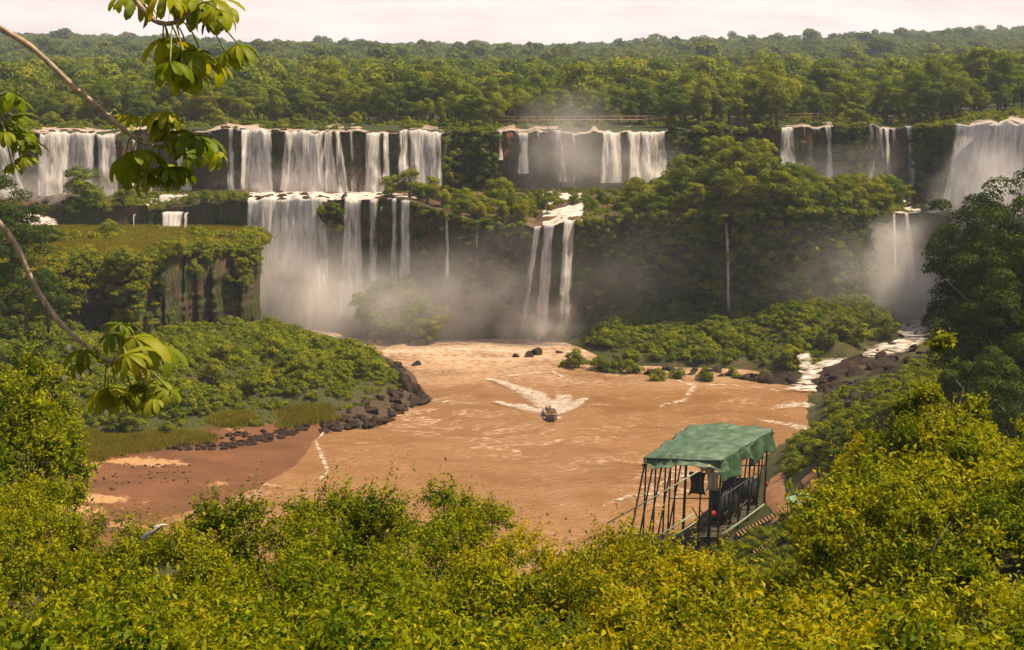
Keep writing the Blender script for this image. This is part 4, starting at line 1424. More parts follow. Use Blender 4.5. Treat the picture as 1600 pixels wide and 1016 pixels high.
for j in range(60):
    p = R.uniform(40, 690); a_ = up_at(p); e = R.uniform(-0.6, 14)
    o = obj('boulder', BLD[j % 6], loc=(a_[0] * (1 + e / 400), a_[1] + e, a_[2] + 0.05)); k_ = R.uniform(0.4, 1.0); o.scale = (k_ * 1.6, k_, k_ * 0.8); o.rotation_euler = (0, 0, R.uniform(0, 6))
    tag(o, 'dark rock at the brink of the upper falls on the left', 'boulder', 'rocks at the brink')


# the dark rock spit itself
sx, sy = np.meshgrid(np.arange(60, 112, 0.7), np.arange(280, 321, 0.7))
pxx = 800 + F * sx / sy * 0.985
msk = np.clip((sx - 62) / 4, 0, 1) * np.clip((112 - sx) / 10, 0, 1) * np.clip((sy - 281) / 6, 0, 1) * np.clip((316 - sy) / 8, 0, 1)
nz = fbm(np.stack([sx * 0.22, sy * 0.22, 0 * sx], -1), 5, 301)
kind(obj('rock_spit', grid_mesh('rock_spit', np.stack([sx, sy, HAz(sx, sy) - 1.2 + msk * (1.5 + 3.4 * nz)], -1), M['boulder'], smooth=False)), 'structure')
# rapids coming down on the right
def ribbon_water(name, path, mat, n=60, m=9, lift=0.25):
    pts = np.array([PZ(a, b, z) for a, b, z, w in path]); ws = np.array([w for *_, w in path], float)
    t = np.linspace(0, 1, n); tp = np.linspace(0, 1, len(pts))
    c = np.stack([np.interp(t, tp, pts[:, i]) for i in range(3)], -1); w = np.interp(t, tp, ws)
    d = np.gradient(c, axis=0); d /= np.linalg.norm(d, axis=1, keepdims=True)
    s = np.stack([-d[:, 1], d[:, 0], 0 * d[:, 0]], -1)
    u = np.linspace(-1, 1, m)
    V = c[:, None] + s[:, None] * (u[None] * w[:, None] / 2)[..., None]
    V[..., 2] += lift + 0.7 * fbm(V * 0.5, 3, 91)
    dn = np.broadcast_to(1 - np.abs(u)[None] ** 3, V.shape[:2]).copy()
    dn[0] *= 0.2; dn[-1] *= 0.1
    return obj(name, grid_mesh(name, V, mat, attrs={'dens': dn.ravel()}))


kind(ribbon_water('rapids', [(1462, 470, 5.8, 12), (1445, 490, 5.4, 12), (1425, 520, 4.8, 12), (1405, 540, 4.0, 13), (1370, 552, 3.6, 12), (1330, 556, 3.2, 8), (1290, 570, 2.0, 8), (1278, 585, 0.9, 8), (1272, 600, 0.3, 11), (1262, 615, 0.15, 14)], M['rapid_broken']), 'structure')
kind(ribbon_water('rapids', [(-60, 318, 32.2, 12), (10, 322, 31.6, 12), (45, 332, 30.0, 11), (62, 344, 28.5, 10), (72, 354, 27.4, 8)], M['rapid'], 40), 'structure')
kind(ribbon_water('rapids', [(1255, 553, 4.6, 5), (1258, 565, 3.2, 6), (1262, 580, 1.6, 6), (1268, 596, 0.4, 8)], M['rapid_broken'], 30), 'structure')
for pth in ([(1200, 640, 0.1, 3), (1240, 632, 0.1, 7), (1300, 634, 0.1, 6)], [(1180, 655, 0.1, 2), (1230, 662, 0.1, 4), (1270, 672, 0.1, 5), (1292, 690, 0.1, 3)], [(420, 524, 0.2, 4), (450, 528, 0.2, 6), (500, 533, 0.2, 6), (580, 540, 0.2, 5)],
            [(510, 672, 0.1, 0.8), (494, 690, 0.1, 1.0), (500, 708, 0.1, 1.6), (512, 735, 0.1, 1.2), (498, 752, 0.1, 0.8)], [(1040, 590, 0.1, 1.2), (1085, 602, 0.1, 2.0), (1070, 625, 0.1, 2.5), (1030, 635, 0.1, 2)], [(1080, 600, 0.1, 1.2), (1150, 602, 0.1, 1.5), (1230, 612, 0.1, 1.5)],
            [(620, 548, 0.1, 3), (680, 545, 0.1, 4), (800, 548, 0.1, 3)], [(940, 790, 0.1, 1.0), (980, 775, 0.1, 2.0), (1060, 768, 0.1, 3)], [(1000, 765, 0.1, 1.0), (1060, 745, 0.1, 2.0), (1100, 742, 0.1, 2)], [(780, 590, .1, 1), (860, 580, .1, 1.6), (880, 590, .1, 1)],
            [(660, 632, .1, 1), (700, 626, .1, 2), (745, 632, .1, 1)]):
    kind(ribbon_water('foam', [(a, b, 0.12, w) for a, b, z, w in pth], M['foam'], 40, 7, 0.0), 'structure')

def sample(field, n, xr, yr, ok):
    """n random points on a height field that pass a test"""
    out = []
    while len(out) < n:
        x = R.uniform(*xr, n * 2); y = R.uniform(*yr, n * 2)
        z = field(x, y)
        m = ok(x, y, z)
        out += list(np.stack([x, y, z], -1)[m])
    return np.array(out[:n])


# ---- scrub cover on slopes
grass_vars = []
for i in range(4):
    rg = np.random.default_rng(840 + i)
    C = rg.normal(size=(260, 3)) * (0.8, 0.8, 0.0); hgt = rg.uniform(0.35, 0.9, 260)
    V = np.empty((260, 4, 3)); th = rg.uniform(0, 6.28, 260); dr = np.stack([np.cos(th), np.sin(th), 0 * th], -1); ln = rg.normal(size=(260, 3)) * (0.25, 0.25, 0)
    V[:, 0] = C - dr * 0.05; V[:, 1] = C + dr * 0.05
    V[:, 2] = C + ln + dr * 0.02; V[:, 2, 2] = hgt; V[:, 3] = C + ln - dr * 0.02; V[:, 3, 2] = hgt
    grass_vars.append(mesh_np('grass_tuft', V.reshape(-1, 3), np.arange(1040).reshape(-1, 4), M['grass'], attrs={'tint': np.repeat(rg.uniform(0, 1, 260), 4)}))

# left slope
pts = sample(HBz, 6800, (-150, -15), (235, 362), lambda x, y, z: z > 1.6 + R.uniform(0, 1.2, len(x)))
scl = (0.4 + 1.5 * vnoise(pts * (0.16, 0.16, 0), 9) ** 1.5) * R.uniform(0.6, 1.3, len(pts)) * np.where(pts[:, 2] > 3.5, 1.0, 0.6)
pts[:, 2] -= 0.2
scatter('scrub', pts, scl, small_vars, 'low green scrub covering the slope of the left promontory')
pts = sample(HBz, 700, (-120, -30), (235, 300), lambda x, y, z: (z > 1.4) & (z < 3.2) & (vnoise(np.stack([x * 0.15, y * 0.2, 0 * x], -1), 4) > 0.45))
scl = R.uniform(0.7, 1.3, len(pts))
scatter('grass', pts, scl, grass_vars, 'yellow green grass fringe above the beach')
# mesa top grass, bushes hanging over its rim
pts, scl = [], []
for _ in range(1500):
    p = R.uniform(-60, 408); t = R.uniform(0.0, 0.98) ** 1.7
    a = mesa_at(p); b = P(p, 356, 374); q = a * (1 - t) + b * t
    pts.append((q[0], q[1], a[2] * (1 - t) + 26.2 * t - 0.3)); scl.append((0.3 + 2.2 * float(vnoise(np.array([q[0] * 0.2, q[1] * 0.2, 0.5]), 6)) ** 2.2) * R.uniform(0.7, 1.3) + 0.4 * (t < 0.06))
gold_small = [crown_mesh('scrub_crown', M['leaf_gold'], 870 + i, 1.5, 1.0, 9, 600, 0.26, 0.4, aspect=0.6, low=-0.7) for i in range(4)]
scatter('scrub', pts, scl, gold_small + small_vars[:2], 'low scrub dotted over the top of the left cliff')
pts, scl = [], []
for _ in range(1700):
    p = R.uniform(-60, 408); t = R.uniform(0.01, 0.98)
    a = mesa_at(p); b = P(p, 356, 374); q = a * (1 - t) + b * t
    pts.append((q[0], q[1], a[2] * (1 - t) + 26.2 * t - 0.1)); scl.append(R.uniform(0.9, 1.6))
scatter('grass', pts, scl, grass_vars, 'yellow green grass on top of the left cliff')


def wall_plants(px_lo, px_hi, top_fn, zb, n, vmax, smin, smax, power=1.6, keep=None, gate=(1.5, 0.15), shoulder=0.0):
    ps, ss = [], []
    while len(ps) < n:
        p = R.uniform(px_lo, px_hi); v = R.uniform(0, 1) ** power * vmax
        a = top_fn(p)
        z = a[2] * (1 - v) + zb * v
        g = float(vnoise(np.array([a[0] * 0.13, z * 0.09, 3.3]), 5))
        if keep is not None and not keep(p, z):
            continue
        if R.uniform() > g * gate[0] - gate[1] and v > 0.05:
            continue
        ps.append((a[0], a[1] - 0.8 - 2.2 * v * v - R.uniform(0, 1.2) - shoulder * min(v / 0.32, 1) ** 0.65, z - 0.3)); ss.append(R.uniform(smin, smax))
    return ps, ss


ps, ss = wall_plants(-60, 408, mesa_at, 2, 760, 0.9, 0.3, 1.5, 2.6, gate=(3.2, 1.2), shoulder=4.5)
scatter('cliff_vines', ps, ss, gold_small + small_vars, 'shrubs and creepers hanging on the left cliff face')
dry_gap = [(384, 505), (535, 602), (605, 646), (832, 900), (1126, 1142), (1385, 1435)]
ps, ss = wall_plants(640, 1440, low_at, 0, 620, 0.9, 0.45, 1.0, 1.9, keep=lambda p, z: not any(a < p < b for a, b in dry_gap))
p2, s2 = wall_plants(990, 1400, low_at, 0, 900, 0.75, 0.6, 1.4, 1.3, keep=lambda p, z: not any(a < p < b for a, b in dry_gap))
dark_small = [crown_mesh('vine_crown', M['leaf_shrub' if i % 2 else 'leaf_dark'], 860 + i, 1.6, 1.5, 7, 520, 0.34, 0.3) for i in range(4)]
scatter('cliff_vines', ps + p2, ss + s2, dark_small, 'dark creepers hanging on the lower cliff face')
ps, ss = wall_plants(690, 780, up_at, BASIN, 130, 1.0, 0.6, 1.2, 1.0)
p2, s2 = wall_plants(1046, 1216, up_at, BASIN, 260, 1.0, 0.7, 1.3, 1.0)
p3, s3 = wall_plants(1302, 1510, up_at, BASIN, 220, 1.0, 0.6, 1.3, 1.0, keep=lambda p, z: not 1345 < p < 1426)
scatter('cliff_vines', ps + p2 + p3, ss + s2 + s3, dark_small, 'dark creepers on the upper cliff between the falls')
# basin scrub
pts, scl = [], []
for _ in range(900):
    p = R.uniform(690, 1480); t = R.uniform(0, 0.95)
    if 840 < p < 915 and t < 0.5:
        continue
    q = ledge_z(p, t); pts.append(q - (0, 0, 0.2)); scl.append(R.uniform(0.5, 1.1))
for _ in range(420):
    p = R.uniform(100, 384); q = ledge_z(p, R.uniform(0, 0.9)); pts.append(q); scl.append(R.uniform(0.4, 0.8))
scatter('scrub', pts, scl, small_vars, 'low scrub on the rock ledge between the tiers')
# talus scrub
pts, scl = [], []
chan = np.array([PZ(a, b, 3)[:2] for a, b in ((1462, 470), (1445, 490), (1425, 520), (1405, 540), (1370, 552), (1330, 556), (1290, 570), (1272, 600))])
pts = sample(HTz, 2600, (-52, 108), (288, 366), lambda x, y, z: (z > 1.2) & (np.sqrt((chan[None, :, 0] - x[:, None]) ** 2 + (chan[None, :, 1] - y[:, None]) ** 2).min(1) > 6.5))
pts[:, 2] -= 0.2
scl = (0.3 + 1.7 * vnoise(pts * (0.16, 0.16, 0), 9) ** 1.4) * R.uniform(0.6, 1.35, len(pts))
scatter('scrub', pts, scl, small_vars, 'low green scrub on the island at the foot of the lower cliff')
for j, (px, py, z, s) in enumerate([(905, 540, 4, 1.2), (940, 545, 3.6, 1.1), (960, 525, 7, 1.3), (990, 545, 4.5, 1.1), (1030, 530, 8, 1.0), (1060, 555, 4, 0.9), (1150, 550, 4.5, 1.1), (1195, 545, 5.5, 1.2), (1100, 545, 6, 1.0), (1230, 520, 8, 1.1), (1290, 500, 10, 1.1),
                                    (1340, 520, 6.5, 1.3), (1385, 505, 7.5, 1.2), (1320, 480, 12, 1.2), (880, 545, 3, 0.9), (1250, 490, 12, 1.1), (600, 500, 9, 1.1), (650, 505, 7, 1.2), (630, 480, 11, 1.3), (575, 490, 9.5, 1.1), (680, 515, 4.5, 0.9)]):
    q = PZ(px, py + 8, z)
    q[2] = float(HTz(q[:1], q[1:2])[0]) - 0.2
    lab = 'shrubby tree in the spray at the foot of the big lower curtain' if px < 700 else 'round shrub on the island at the foot of the lower cliff'
    add_tree('scrub', j, q, s * 1.25, j * 1.9, lab, 'shrub', 'spray shrubs' if px < 700 else 'island shrubs', 'shrub')
for j, (px, yt, D, s) in enumerate([(572, 455, 354, 1.1), (600, 440, 356, 1.3), (628, 432, 357, 1.4), (655, 455, 354, 1.2), (585, 485, 349, 0.9), (640, 480, 349, 1.0), (680, 480, 351, 1.0), (615, 492, 347, 0.8), (668, 498, 347, 0.8)]):
    top = P(px, yt, D)
    zb_ = max(float(HTz(top[:1], top[1:2])[0]) - 0.3, top[2] - 8.4 * s)
    add_tree('ledge', j, (top[0], D, zb_), s * max(0.6, (top[2] - zb_) / (8.4 * s)), j * 1.9, 'yellow green tree veiled by spray under the big lower curtain', 'tree', 'trees veiled by spray')
# shrubs on the left slope, one by one
for j in range(46):
    px = R.uniform(0, 590); py = np.interp(px, [0, 200, 420, 590], [600, 610, 585, 600]) + R.uniform(-35, 45)
    q = PZ(px, py, 6.0)
    z = float(HBz(q[:1], q[1:2])[0])
    if z < 2.0:
        continue
    q[2] = z - 0.2
    add_tree('scrub', j, q, R.uniform(0.8, 1.5), j * 1.3, 'rounded green shrub on the slope below the left cliff', 'shrub', 'shrubs below the left cliff', 'shrub')
for (px, py, s, lab) in [(168, 360, 0.9, 'dark round bush alone on the grassy cliff top'), (82, 372, 0.9, 'small dark tree at the left end of the grassy cliff top'), (100, 372, 0.6, 'small shrub beside the dark tree on the grassy cliff top'), (280, 395, 1.0, 'dark shrub on the rim of the grassy cliff top')]:
    q = PZ(px, py + 6, 26.4)
    add_tree('scrub', 1, q, s * 1.3, px, lab, 'bush', None, 'bush')

for j in range(44):
    p = R.uniform(-40, 406); a = mesa_at(p); v_ = R.uniform(0, 1) ** 1.5
    add_tree('scrub', j, (a[0], a[1] - 0.6 - 4.5 * min(8.0 * v_ / 26 / 0.32, 1) ** 0.65, a[2] - 1.0 - 8.0 * v_ * v_), R.uniform(0.7, 1.35), j * 1.7, 'leafy bush hanging over the rim of the left cliff', 'bush', 'bushes on the left cliff rim', 'bush')
# dark trees on the left edge and on the right bank
for j, (px, yt, D, s) in enumerate([(10, 285, 250, 0.95), (-40, 320, 235, 0.9), (35, 400, 262, 0.7), (70, 425, 275, 0.6), (-20, 430, 240, 0.7), (-100, 300, 255, 1.0)]):
    top = P(px, yt, D)
    add_tree('dark', j, (top[0], D, top[2] - 19.3 * s), s, j * 2.2, 'dark spreading tree at the left edge beside the grassy cliff', 'tree', 'dark trees at the left edge')
for j, (px, yt, D, s) in enumerate([(1520, 318, 215, 1.05), (1560, 330, 205, 1.15), (1620, 300, 195, 1.2), (1555, 400, 190, 1.0), (1600, 420, 178, 1.0), (1515, 440, 205, 0.8), (1660, 380, 180, 1.1), (1535, 480, 185, 0.85), (1570, 500, 172, 0.9), (1700, 330, 200, 1.2), (1540, 560, 165, 0.7), (1600, 570, 150, 0.8), (1525, 560, 175, 0.6)]):
    top = P(px, yt, D)
    add_tree('dark', j, (top[0], D, top[2] - 19.3 * s), s, j * 1.7 + 0.4, 'tall dark tree of the grove on the right bank', 'tree', 'dark grove on the right bank')

# bank scrub between dock and grove
pts = sample(HAz, 3000, (22, 115), (62, 300), lambda x, y, z: (z > 1.8) & ~((y > 280) & (z < 7)) & ~((800 + F * x / y * 0.985 < 1292) & (y > 120) & (y < 215)) & (800 + F * x / y * 0.985 > 1195 + np.where(y > 150, 40, 0)) & (800 + F * x / y * 0.985 < 1900))
pts[:, 2] -= 0.2
scl = R.uniform(0.6, 1.3, len(pts))
bank_small = [crown_mesh('bank_crown', M['leaf_near'], 880 + i, 1.5, 1.2, 7, 700, 0.24, 0.6, aspect=0.55) for i in range(5)]
scatter('scrub', pts, scl, bank_small, 'green scrub covering the right bank above the dock')
pts = sample(HAz, 1500, (-80, 30), (36, 190), lambda x, y, z: (z > 1.5) & ~((800 + F * x / y * 0.985 > 930) & (y > 150)))
pts[:, 2] -= 0.2
scl = R.uniform(0.6, 1.2, len(pts))
scatter('scrub', pts, scl, bank_small, 'green scrub on the steep slope under the lookout')

pts = sample(HAz, 1100, (12, 48), (110, 186), lambda x, y, z: (800 + F * x / y * 0.985 > 1000) & (800 + F * x / y * 0.985 < 1300))
pts[:, 2] -= 0.2
scatter('scrub', pts, R.uniform(0.45, 0.9, len(pts)), bank_small, 'low scrub on the ground below the dock and the walkways')

# ================================================================== FOREGROUND SHRUBS
def bush_mesh(name, mat, seed, rad, hgt, n_tw, per, leaf, aspect=0.42, golden=0.0):
    """shrub of twigs set with single leaves"""
    rg = np.random.default_rng(seed)
    C, NN, T, AX = [], [], [], []
    nl = 17
    lob = rg.normal(size=(nl, 3)) * (rad * 0.60, rad * 0.60, hgt * 0.22) + (0, 0, hgt * 0.50)
    lrad = rg.uniform(0.08, 0.30, nl)
    ltint = rg.normal(size=nl) * 0.10
    for i in range(n_tw):
        li = rg.integers(0, nl)
        l = lob[li]
        d = rg.normal(size=3); d[2] = abs(d[2]) * 0.9 - 0.15; d /= np.linalg.norm(d)
        base = l + d * rad * lrad[li] * rg.uniform(0.6, 1.15)
        tip = base + (d * 0.8 + (0, 0, 0.45)) * rad * rg.uniform(0.14, 0.32)
        if rg.uniform() < 0.07:
            tip = base + (d * 0.5 + (0, 0, 0.9)) * rad * rg.uniform(0.35, 0.7)
        t = np.linspace(0.05, 1, per)[:, None]
        p = base * (1 - t) + tip * t + rg.normal(size=(per, 3)) * leaf * 0.35
        dirv = (tip - base) / np.linalg.norm(tip - base)
        C.append(p)
        NN.append(rg.normal(size=(per, 3)) * 0.75 + (0, 0, 0.55) + d * 0.6)
        AX.append(rg.normal(size=(per, 3)) * 0.8 + dirv * 0.9)
        T.append(np.clip(0.06 + 0.62 * t[:, 0] + rg.normal(size=per) * 0.13 + rg.normal() * 0.08 + ltint[li] + golden, 0, 1))  # gap shade coloured into the twig bases; paler tips are young leaves
    C = np.concatenate(C); NN = np.concatenate(NN); T = np.concatenate(T); A = np.concatenate(AX)
    NN /= np.linalg.norm(NN, axis=1, keepdims=True)
    A = A - NN * (A * NN).sum(1, keepdims=True); A /= np.linalg.norm(A, axis=1, keepdims=True) + 1e-9
    B = np.cross(NN, A)
    zt = np.percentile(C[:, 2], 97)
    C[:, 2] *= hgt / zt
    s = (leaf * rg.uniform(0.6, 1.4, len(C)))[:, None]
    V = np.empty((len(C), 4, 3))
    V[:, 0] = C; V[:, 1] = C + A * s * 0.45 + B * s * aspect * 0.5 + NN * s * 0.10
    V[:, 2] = C + A * s - NN * s * 0.12; V[:, 3] = C + A * s * 0.45 - B * s * aspect * 0.5 + NN * s * 0.10
    return mesh_np(name, V.reshape(-1, 3), np.arange(len(C) * 4).reshape(-1, 4), mat, attrs={'tint': np.repeat(T, 4)})


def stems_mesh(seed, rad, hgt):
    rg = np.random.default_rng(seed)
    mb = MB()
    for i in range(8):
        th = i * 0.8 + rg.uniform(-0.3, 0.3); e = rad * rg.uniform(0.3, 0.75); c, s = math.cos(th), math.sin(th)
        h = hgt * rg.uniform(0.6, 0.85)
        mb.tube([(0, 0, -0.4), (c * e * 0.4, s * e * 0.4, h * 0.5), (c * e, s * e, h)], [0.04, 0.028, 0.012], 5)
    return mb.mesh('stems', M['bark'], True)


BUSH = {
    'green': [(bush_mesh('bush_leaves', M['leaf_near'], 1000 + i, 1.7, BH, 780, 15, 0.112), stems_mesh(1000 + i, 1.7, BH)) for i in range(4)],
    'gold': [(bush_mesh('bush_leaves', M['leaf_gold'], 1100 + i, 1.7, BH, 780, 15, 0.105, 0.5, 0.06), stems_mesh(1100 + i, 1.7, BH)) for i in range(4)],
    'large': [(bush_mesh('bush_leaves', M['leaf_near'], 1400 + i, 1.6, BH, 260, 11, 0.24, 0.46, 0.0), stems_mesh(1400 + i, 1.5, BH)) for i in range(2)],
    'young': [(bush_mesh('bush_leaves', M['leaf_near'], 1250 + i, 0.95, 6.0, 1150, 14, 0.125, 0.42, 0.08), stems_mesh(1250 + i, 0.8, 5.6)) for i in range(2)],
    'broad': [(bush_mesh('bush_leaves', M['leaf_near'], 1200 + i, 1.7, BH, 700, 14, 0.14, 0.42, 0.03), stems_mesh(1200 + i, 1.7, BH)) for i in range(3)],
}


def add_bush(key, var, loc, s, rz, label, group):
    lm, sm = BUSH[key][var % len(BUSH[key])]
    r = empty('shrub', tuple(loc), rz, s)
    obj('foliage', lm, r); obj('stems', sm, r)
    return tag(r, label, 'shrub', group)


LB = {'green': 'small leaved green shrub on the near slope below the lookout', 'gold': 'golden tipped shrub on the near slope toward the dock', 'broad': 'larger leaved shrub among the near bushes at the lower right', 'large': 'coarse big leaved shrub scattered among the near small leaved bushes'}
bi = 0
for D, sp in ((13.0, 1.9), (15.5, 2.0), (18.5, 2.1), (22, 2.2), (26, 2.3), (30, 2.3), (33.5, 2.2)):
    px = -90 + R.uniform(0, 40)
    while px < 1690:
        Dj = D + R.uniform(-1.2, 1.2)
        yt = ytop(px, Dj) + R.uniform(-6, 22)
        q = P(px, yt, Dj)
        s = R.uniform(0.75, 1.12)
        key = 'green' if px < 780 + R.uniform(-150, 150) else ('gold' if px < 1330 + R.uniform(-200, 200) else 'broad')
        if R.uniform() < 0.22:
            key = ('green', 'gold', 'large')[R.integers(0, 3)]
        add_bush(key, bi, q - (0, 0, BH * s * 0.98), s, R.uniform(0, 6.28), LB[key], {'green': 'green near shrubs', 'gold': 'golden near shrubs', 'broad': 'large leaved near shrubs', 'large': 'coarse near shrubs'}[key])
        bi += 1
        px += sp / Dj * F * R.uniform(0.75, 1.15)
# the bright tree rising at right and its neighbours, the shrub at the left edge
for (px, yt, D, s, key, lab) in [(1478, 528, 46, 1.12, 'young', 'tall bright young tree rising before the dark grove'), (1440, 640, 45, 0.8, 'broad', 'leafy shoulder shrub left of the tall bright young tree'), (1535, 655, 44, 0.9, 'broad', 'leafy shrub right of the tall bright young tree'),
                                 (1595, 692, 42, 1.0, 'broad', 'bright leafy shrub at the right edge of the picture'), (1395, 700, 46, 1.0, 'gold', 'golden shrub stepping down from the tall bright young tree'), (1480, 700, 42, 1.3, 'broad', 'dense shrub under the tall bright young tree'),
                                 (1360, 790, 42, 0.9, 'gold', 'golden shrub above the plank walkway'), (1430, 740, 40, 1.5, 'broad', 'broad shrub mid slope on the right'), (1550, 750, 38, 1.5, 'broad', 'broad shrub low on the right edge slope'), (1620, 720, 38, 1.5, 'broad', 'shrub cut by the right edge of the picture'),
                                 (10, 568, 60, 1.3, 'broad', 'bright leafy shrub at the left edge above the beach'), (-50, 600, 58, 1.6, 'broad', 'leafy shrub cut by the left edge above the beach'), (40, 655, 56, 1.2, 'green', 'green shrub at the left edge before the beach'), (-5, 690, 52, 1.5, 'broad', 'dense shrub low at the left edge before the beach'),
                                 (30, 740, 46, 1.1, 'green', 'shrub under the beach boulders at the left edge')]:
    q = P(px, yt, D)
    add_bush(key, bi, q - (0, 0, (6.0 if key == 'young' else BH) * s * 1.02), s, bi * 1.3, lab, None)
    bi += 1

# ================================================================== SMALL THINGS
def hit(px, py, field=None, lo=8, hi=330):
    """where the view ray of a pixel meets the hillside"""
    field = field or HAz
    D = np.linspace(lo, hi, 1200)
    q = PV_(px, py, D)
    below = q[:, 2] < field(q[:, 0], q[:, 1])
    i = int(np.argmax(below)) if below.any() else len(D) - 1
    return q[i]


def lerp(a, b, t):
    return np.asarray(a) * (1 - t) + np.asarray(b) * t


def frame(d):
    """rotation whose x axis runs along d"""
    d = np.asarray(d, float); d = d / np.linalg.norm(d)
    y = np.cross((0, 0, 1), d); y /= np.linalg.norm(y)
    return np.stack([d, y, np.cross(d, y)], 1)


# ---- boat dock: scaffold of posts under a green tarpaulin
FL, FR, BL, BR = P(1012, 724, 187), P(1128, 727, 187), P(1080, 671, 203), P(1203, 676, 203)
for c_, z_ in ((FL, 16.2), (FR, 15.9), (BL, 16.4), (BR, 15.6)):
    c_[2] = z_
dock = empty('boat_dock', tuple((FL + BR) / 2 * (1, 1, 0) + (0, 0, 0)))
DO = np.array(dock.location)
tag(dock, 'tall dark scaffold dock under a crumpled green tarpaulin at the water', 'dock')


def dpart(name, mb, mat, parent=None, smooth=True):
    me = mb.mesh(name, mat, smooth)
    me.transform(Matrix.Translation(Vector(-DO)))
    return obj(name, me, parent or dock)


def edge(u, v):
    return lerp(lerp(FL, FR, u), lerp(BL, BR, u), v)


nu_, nv_ = 64, 70
V = np.zeros((nv_, nu_, 3))
for a_, v_ in enumerate(np.linspace(-0.06, 1.05, nv_)):
    for b_, u_ in enumerate(np.linspace(-0.05, 1.34, nu_)):
        p = edge(min(u_, 1.0), v_).copy()
        p[2] += 0.45 * math.sin(math.pi * min(max(u_, 0), 1)) ** 0.8 + 0.15
        wr = 0.9 * abs(fbm(np.array([u_ * 2.4 + v_ * 2.0, v_ * 8.0 - u_ * 2, 0.3]), 4, 71)) - 0.1 + 0.4 * fbm(np.array([u_ * 9, v_ * 14, 0.3]), 3, 72)
        p[2] += 1.35 * wr + 0.18 * math.sin(v_ * 3 * math.pi * 2)
        if u_ > 1.0:
            dr = (u_ - 1.0) / 0.34
            hem = 2.7 * (0.55 + 0.9 * vnoise(np.array([v_ * 6.5, 0.2, 0.7]), 4)) * (0.6 if v_ < 0.1 else 1)
            p[2] -= dr * hem
            p[0] += 0.5 * math.sin(v_ * 26 + 1.2) * dr + 0.5 * dr + 0.5 * fbm(np.array([v_ * 14, dr * 2, 5]), 2, 3)
        if v_ < 0.0:
            p[2] -= 0.9 * (0.5 + vnoise(np.array([u_ * 9, 0.2, 0.1]), 8))
        V[a_, b_] = p
tm = grid_mesh('tarpaulin', V - DO, M['tarp'])
to = obj('tarpaulin', tm, dock)
to['label'] = 'crumpled sea green tarpaulin roof with a torn hanging edge'
so = to.modifiers.new('thickness', 'SOLIDIFY'); so.thickness = 0.05


def base_z(p):
    return min(float(HAz(np.array([p[0]]), np.array([p[1]]))[0]), 4.0) - 0.5


def post(a, b, r=0.13):
    dpart('post', MB().tube([a, lerp(a, b, 0.5), b], r, 6), M['metal_dark'])


for v_ in (0.0, 0.22, 0.45, 0.7, 0.97):
    t_ = edge(-0.03, v_) - (0, 0, 0.1)
    f_ = t_ + (-1.1, -0.3, 0); f_[2] = max(base_z(f_), -2.0)
    post(f_ + (0.8, 0, 0), t_ + (0.1, 0, 0))
    g_ = t_ + (-2.9, -0.6, 0); g_[2] = max(base_z(g_), -2.0)
    post(g_, t_)
for v_ in (0.0, 0.2, 0.4, 0.6, 0.8, 0.97):
    t_ = edge(0.99, v_)
    f_ = t_ + (-0.2, 0, 0); f_[2] = base_z(f_)
    post(f_, t_, 0.15)
    if v_ > 0.3:
        g_ = t_ + (-1.6, -0.8, 0); g_[2] = base_z(g_)
        post(g_, t_ - (0.3, 0, 0.2), 0.11)
for u_ in (0.3, 0.5, 0.72, 0.86):
    t_ = edge(u_, 0.02)
    f_ = t_ + (-0.4, -0.3, 0); f_[2] = base_z(f_)
    post(f_, t_, 0.24 if u_ == 0.86 else 0.12)
for u_ in (0.3, 0.6):
    t_ = edge(u_, 0.97); f_ = t_.copy(); f_[2] = -2.0
    post(f_, t_, 0.12)
for (a_, b_) in ((edge(-0.06, 0), edge(1.02, 0)), (edge(-0.03, 1), edge(1.06, 1)), (edge(-0.03, -0.03), edge(-0.03, 1.02)), (edge(0.99, -0.03), edge(0.99, 1.05)), (edge(0.5, 0), edge(0.5, 1))):
    dpart('roof_beam', MB().tube([a_, lerp(a_, b_, 0.5), b_], 0.12, 6), M['metal_dark'])
for z_ in (4.6, 10.5):
    for (u0, v0, u1, v1) in ((0.99, 0, 0.99, 1), (0.3, 0, 0.99, 0), (0.3, 1, 0.99, 1)):
        a_, b_ = edge(u0, v0).copy(), edge(u1, v1).copy(); a_[2] = b_[2] = z_
        dpart('crossbar', MB().tube([a_, lerp(a_, b_, .5), b_], 0.09, 6), M['metal_dark'])
for j in range(34):
    v0 = R.uniform(0, 0.8); u0 = R.uniform(0.35, 0.85)
    a_, b_ = edge(u0, v0).copy(), edge(min(u0 + R.uniform(0.1, 0.3), 1), v0 + R.uniform(0, 0.2)).copy()
    a_[2] = R.uniform(-0.5, 3.5); b_[2] = a_[2] + R.uniform(1.6, 5.0)
    if R.uniform() < 0.5:
        a_[2], b_[2] = b_[2], a_[2]
    dpart('brace', MB().tube([a_, lerp(a_, b_, .5), b_], 0.08, 5), M['metal_dark'])
# deck boards, two landings
for z_, u0, u1, v0, v1, n_ in ((4.7, 0.34, 0.97, 0.05, 0.95, 22), (1.6, 0.2, 0.95, 0.02, 0.5, 12)):
    for j in range(n_):
        v_ = v0 + (v1 - v0) * j / (n_ - 1)
        a_, b_ = edge(u0, v_).copy(), edge(u1, v_).copy(); a_[2] = b_[2] = z_
        mb = MB(); mb.box((a_ + b_) / 2, (np.linalg.norm(b_ - a_), 0.42, 0.08), frame(b_ - a_))
        dpart('deck_board', mb, M['plank_dark'], smooth=False)
